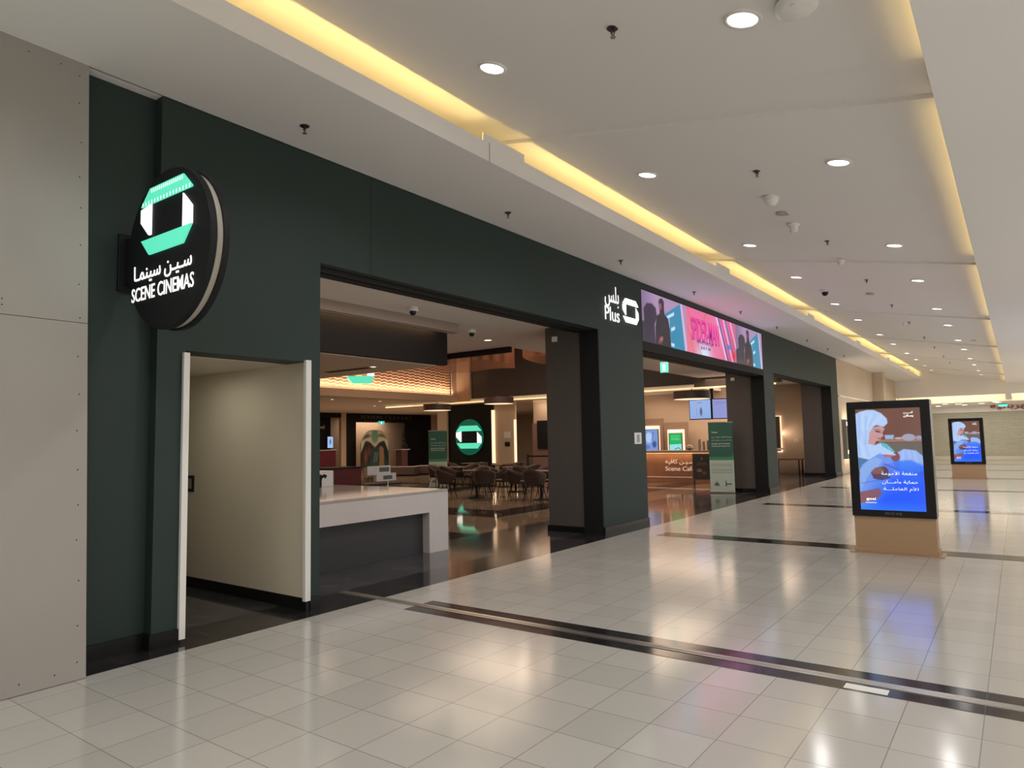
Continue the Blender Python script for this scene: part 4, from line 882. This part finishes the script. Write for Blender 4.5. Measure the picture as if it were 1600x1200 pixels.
# ------------------------------------------------------------------ cafe
t = thing('cafe_counter', 'brown marble cafe counter lit under its top with pale lettering on its front', 'counter', (-9.2, 22.0, 0))
B(-3.6, 1.75, 0, 0.75, 0.19, 0.97).build('front', brownm, t); B(-3.6, 1.75, 0.06, 0.7, 0, 0.185).build('plinth', brownm, t)
B(-3.7, 1.85, -0.10, 0.85, 0.985, 1.075).build('worktop', mat('cafe_top', (0.36, 0.26, 0.2), 0.35), t, bevel=0.004); B(-3.6, 1.75, -0.06, -0.03, 0.975, 0.985).build('light_line', glowY, t); B(-3.6, 1.75, 0.02, 0.04, 0.182, 0.192).build('light_line', glowP, t)
gold = mat('rose_letters', (0.8, 0.6, 0.5), 0.3, emit=0.35, ecol=(1, 0.72, 0.6))
text_mesh(arabic('سـيـن كافيه'), 'lettering', gold, (0.0, -0.01, 0.69), XR, ZU, w=1.02, h=0.19, depth=0.02, parent=t); text_mesh('Scene Cafe', 'lettering', gold, (0.0, -0.01, 0.47), XR, ZU, w=1.02, h=0.15, depth=0.02, parent=t)
for i, (x0, x1, z1, kind) in enumerate(((-11.95, -10.82, 1.96, 0), (-10.50, -9.85, 1.80, 1))):
    t = thing('backlit_screen', ('bluish portrait screen in a glowing niche, left on the cafe back wall', 'bright green menu screen in a glowing niche behind the cafe counter')[i], 'screen', ((x0+x1)/2, 24.0, 1.0), 0, 'screens in glowing niches behind the cafe counter')
    hw = (x1-x0)/2; B(-hw-0.14, hw+0.14, 0.09, 0.14, 0.0, z1-1.0+0.27).build('surround', mat('surround_brown', (0.28, 0.19, 0.14), 0.6), t)
    B(-hw, hw, 0.06, 0.09, 0.0, z1-1.0).build('light_frame', glowP, t); sw = 0.235 if i else 0.30; sx = 0 if i else 0.22
    B(sx-sw-0.03, sx+sw+0.03, 0.0, 0.05, 0.0, z1-1.0-0.12).build('casing', wood, t)
    if kind: q = Canvas(46, 66, 46, 66, (24, 176, 92)); q.poly([(0, 42), (46, 40), (46, 66), (0, 66)], (150, 222, 232)); [q.line(8, y, 38, y+1, 2, (120, 230, 170), 1.2) for y in (10, 18, 23)]; q.line(20, 60, 34, 54, 2, (20, 40, 40)); q.line(34, 54, 44, 64, 2, (20, 40, 40))
    else: q = Canvas(50, 80, 40, 64, (120, 150, 210)); q.ell(20, 30, 12, 20, (176, 202, 240), 4); q.ell(38, 55, 7, 12, (60, 84, 140), 3); q.ell(12, 65, 10, 8, (90, 120, 190), 3); q.line(36, 10, 30, 40, 3, (80, 110, 180), 2)
    q.mesh('display', screenm, (sx-sw, -0.002, 0.02), (2*sw, 0, 0), (0, 0, z1-1.0-0.16), t)
area('niche_lamp', (-11.4, 23.9, 2.32), (0, 0.4, 1), 1.2, 0.03, 3, PEACH)
t = thing('hanging_menu_screens', 'pair of pale blue menu screens hung on a black pole above the cafe', 'screen', (-8.22, 22.5, 2.13))
B(-0.06, 0.06, 0.05, 0.12, -0.01, 1.0).build('pole', black, t)
for k, (x0, w_, a) in enumerate(((-0.80, 0.78, 8), (0.04, 0.72, 35))):
    pts = Canvas(100, 82, 60, 50, (150, 178, 228) if k == 0 else (140, 146, 205)); 
    if k == 0: pts.ell(54, 52, 6, 18, (90, 100, 130), 2); pts.line(34, 36, 34, 68, 1.5, (100, 120, 160)); pts.line(38, 12, 60, 12, 1.5, (80, 90, 120))
    else: pts.line(10, 12, 60, 14, 2, (110, 110, 170)); pts.line(10, 20, 50, 21, 1.5, (120, 120, 180))
    pts.mixin(sm(pts.Y, 40, 82)*0.2, (120, 150, 220))
    sgn = 1 if k else -1; ca, sa = math.cos(math.radians(a)), math.sin(math.radians(a))
    r_ = (w_*ca, w_*sa*(1 if k else -1), 0); o0 = (x0, -0.0 if k else 0.108, 0.0)
    bx = MB(); O = Vector(o0); R_ = Vector(r_); nn = R_.cross(Vector((0, 0, 1))).normalized()
    bx.prism([(-0.03, -0.03), (1.03, -0.03), (1.03, 0.66), (-0.03, 0.66)], O-nn*0.005, R_, ZU, -nn*0.05); bx.build('casing', black, t)
    pts.mesh('display', screenm, o0, r_, (0, 0, 0.63), t)
cup = thing('cup_stack', 'tall stack of pale paper cups on the cafe counter', 'cups', (-8.62, 22.35, 1.075), 0, 'cup stacks on the cafe counter')
MB().lathe([(0.045, 0), (0.04, 0.36), (0, 0.36)], seg=16).build('cups', mat('cup_grey', (0.30, 0.24, 0.21), 0.6), cup)
dup(cup, (-8.48, 22.35, 1.075), scale=(1, 1, .8), label='shorter stack of pale paper cups beside the coffee machine')
dup(cup, (-8.36, 22.42, 1.075), scale=(1, 1, .9), label='stack of paper cups closest to the coffee machine')
t = thing('coffee_machine', 'dark coffee machine on the cafe counter half hidden by the banner', 'coffee machine', (-8.05, 22.4, 1.075)); B(-0.22, 0.22, -0.18, 0.2, 0.03, 0.30).build('machine_body', black, t, bevel=0.02); B(-0.2, 0.2, -0.24, -0.18, 0.03, 0.08).build('drip_tray', dmetal, t); MB().tube((0, -0.2, 0.2), (0, -0.2, 0.14), 0.02).build('spout', metal, t)
t = thing('cake_dome', 'clear domed cake stand on the cafe counter', 'cake stand', (-9.0, 22.4, 1.075)); MB().lathe([(0.08, 0), (0.02, 0.02), (0.14, 0.05), (0.14, 0.06), (0, 0.06)], seg=24).build('stand', wood, t); MB().lathe([(0.13, 0.06), (0.12, 0.13), (0.06, 0.18), (0, 0.19)], seg=24).build('dome', mat('dome_grey', (0.38, 0.28, 0.24), 0.2), t, smooth=True)
# A-frame board
t = thing('chalkboard_sign', 'black A-frame board with a wooden frame standing before the cafe counter', 'sign board', (-7.70, 20.1, 0), math.radians(14))
def leaf(sgn, tagn):
    m = MB(); tl = 0.20*sgn
    def P(x, z): return (x, tl*(1-z/1.02), z)
    for a, b in (((-0.27, 0), (-0.27, 1.02)), ((0.27, 0), (0.27, 1.02)), ((-0.27, 1.01), (0.27, 1.01)), ((-0.27, 0.25), (0.27, 0.25))):
        p, q_ = Vector(P(*a)), Vector(P(*b)); m.tube(p, q_, 0.018, seg=6)
    m.build(tagn, mat('board_frame', (0.18, 0.12, 0.08), 0.5) if sgn < 0 else black, t)
leaf(-1, 'front_frame'); leaf(1, 'rear_frame')
q = Canvas(50, 74, 34, 50, (30, 26, 28)); q.ell(25, 12, 3, 5, (110, 90, 90), 2); q.line(12, 26, 38, 26, 1.2, (150, 130, 125), 1.5); q.line(10, 31, 40, 31, 1.2, (130, 110, 105), 1.5); q.ell(18, 48, 8, 6, (130, 92, 84), 2.5); q.ell(32, 56, 7, 6, (90, 62, 60), 2.5); q.ell(20, 64, 6, 3, (60, 48, 50), 2)
q.mesh('printed_panel', printm, (-0.25, -0.20*(1-0.26/1.02)-0.02, 0.27), (0.50, 0, 0), (0, 0.146, 0.72), t)
B(-0.25, 0.25, 0.06, 0.08, 0.3, 0.98).build('rear_panel', black, t)

# ------------------------------------------------------------------ room behind the third opening
ww3 = MB(); ww3.box(-9.8, -6.3, 28.2, 28.4, 0, 3.5)
struct(ww3.build('wall_corner', beige), 'beige wall inside the third opening')
t = thing('backlit_cabinet', 'brown wall panel with a glowing edge inside the third opening', 'cabinet', (-7.75, 28.0, 0.9))
B(-0.6, 0.22, 0.0, 0.08, 0.0, 1.35).build('panel', wood, t); B(-0.6, 0.26, 0.10, 0.14, -0.05, 1.38).build('edge_light', glowP, t); B(-0.6, -0.12, -0.01, 0.0, 0.1, 1.1).build('glow_slot', glowP, t)
area('panel_lamp', (-7.45, 28.05, 1.6), (1, 0.6, 0), 0.05, 1.4, 5, PEACH)
t = thing('ledge_table', 'narrow dark wall table with legs inside the third opening', 'table', (-6.75, 27.4, 0)); B(-0.9, 0.15, -0.3, 0.3, 0.58, 0.62).build('table_top', wood, t)
for x in (-0.8, 0.08):
    for y in (-0.25, 0.25): B(x-0.02, x+0.02, y-0.02, y+0.02, 0, 0.58).build('leg', black, t)
t = thing('white_side_counter', 'small white topped counter end inside the third opening', 'counter', (-7.35, 26.5, 0)); B(-0.5, 0.0, -0.3, 0.4, 0, 0.98).build('counter_body', mat('tan_wood', (0.45, 0.25, 0.15), 0.5), t); B(-0.55, 0.25, -0.35, 0.45, 0.98, 1.04).build('counter_top', stone, t)  # counter body in a plain tan wood colour
t = thing('wall_switches', 'small switch on the beige wall inside the third opening', 'switch', (-6.98, 28.2, 1.3)); B(-0.06, 0.06, -0.02, 0, -0.05, 0.05).build('plate', white, t); B(-0.02, 0.02, -0.025, -0.02, -0.02, 0.02).build('rocker', black, t)
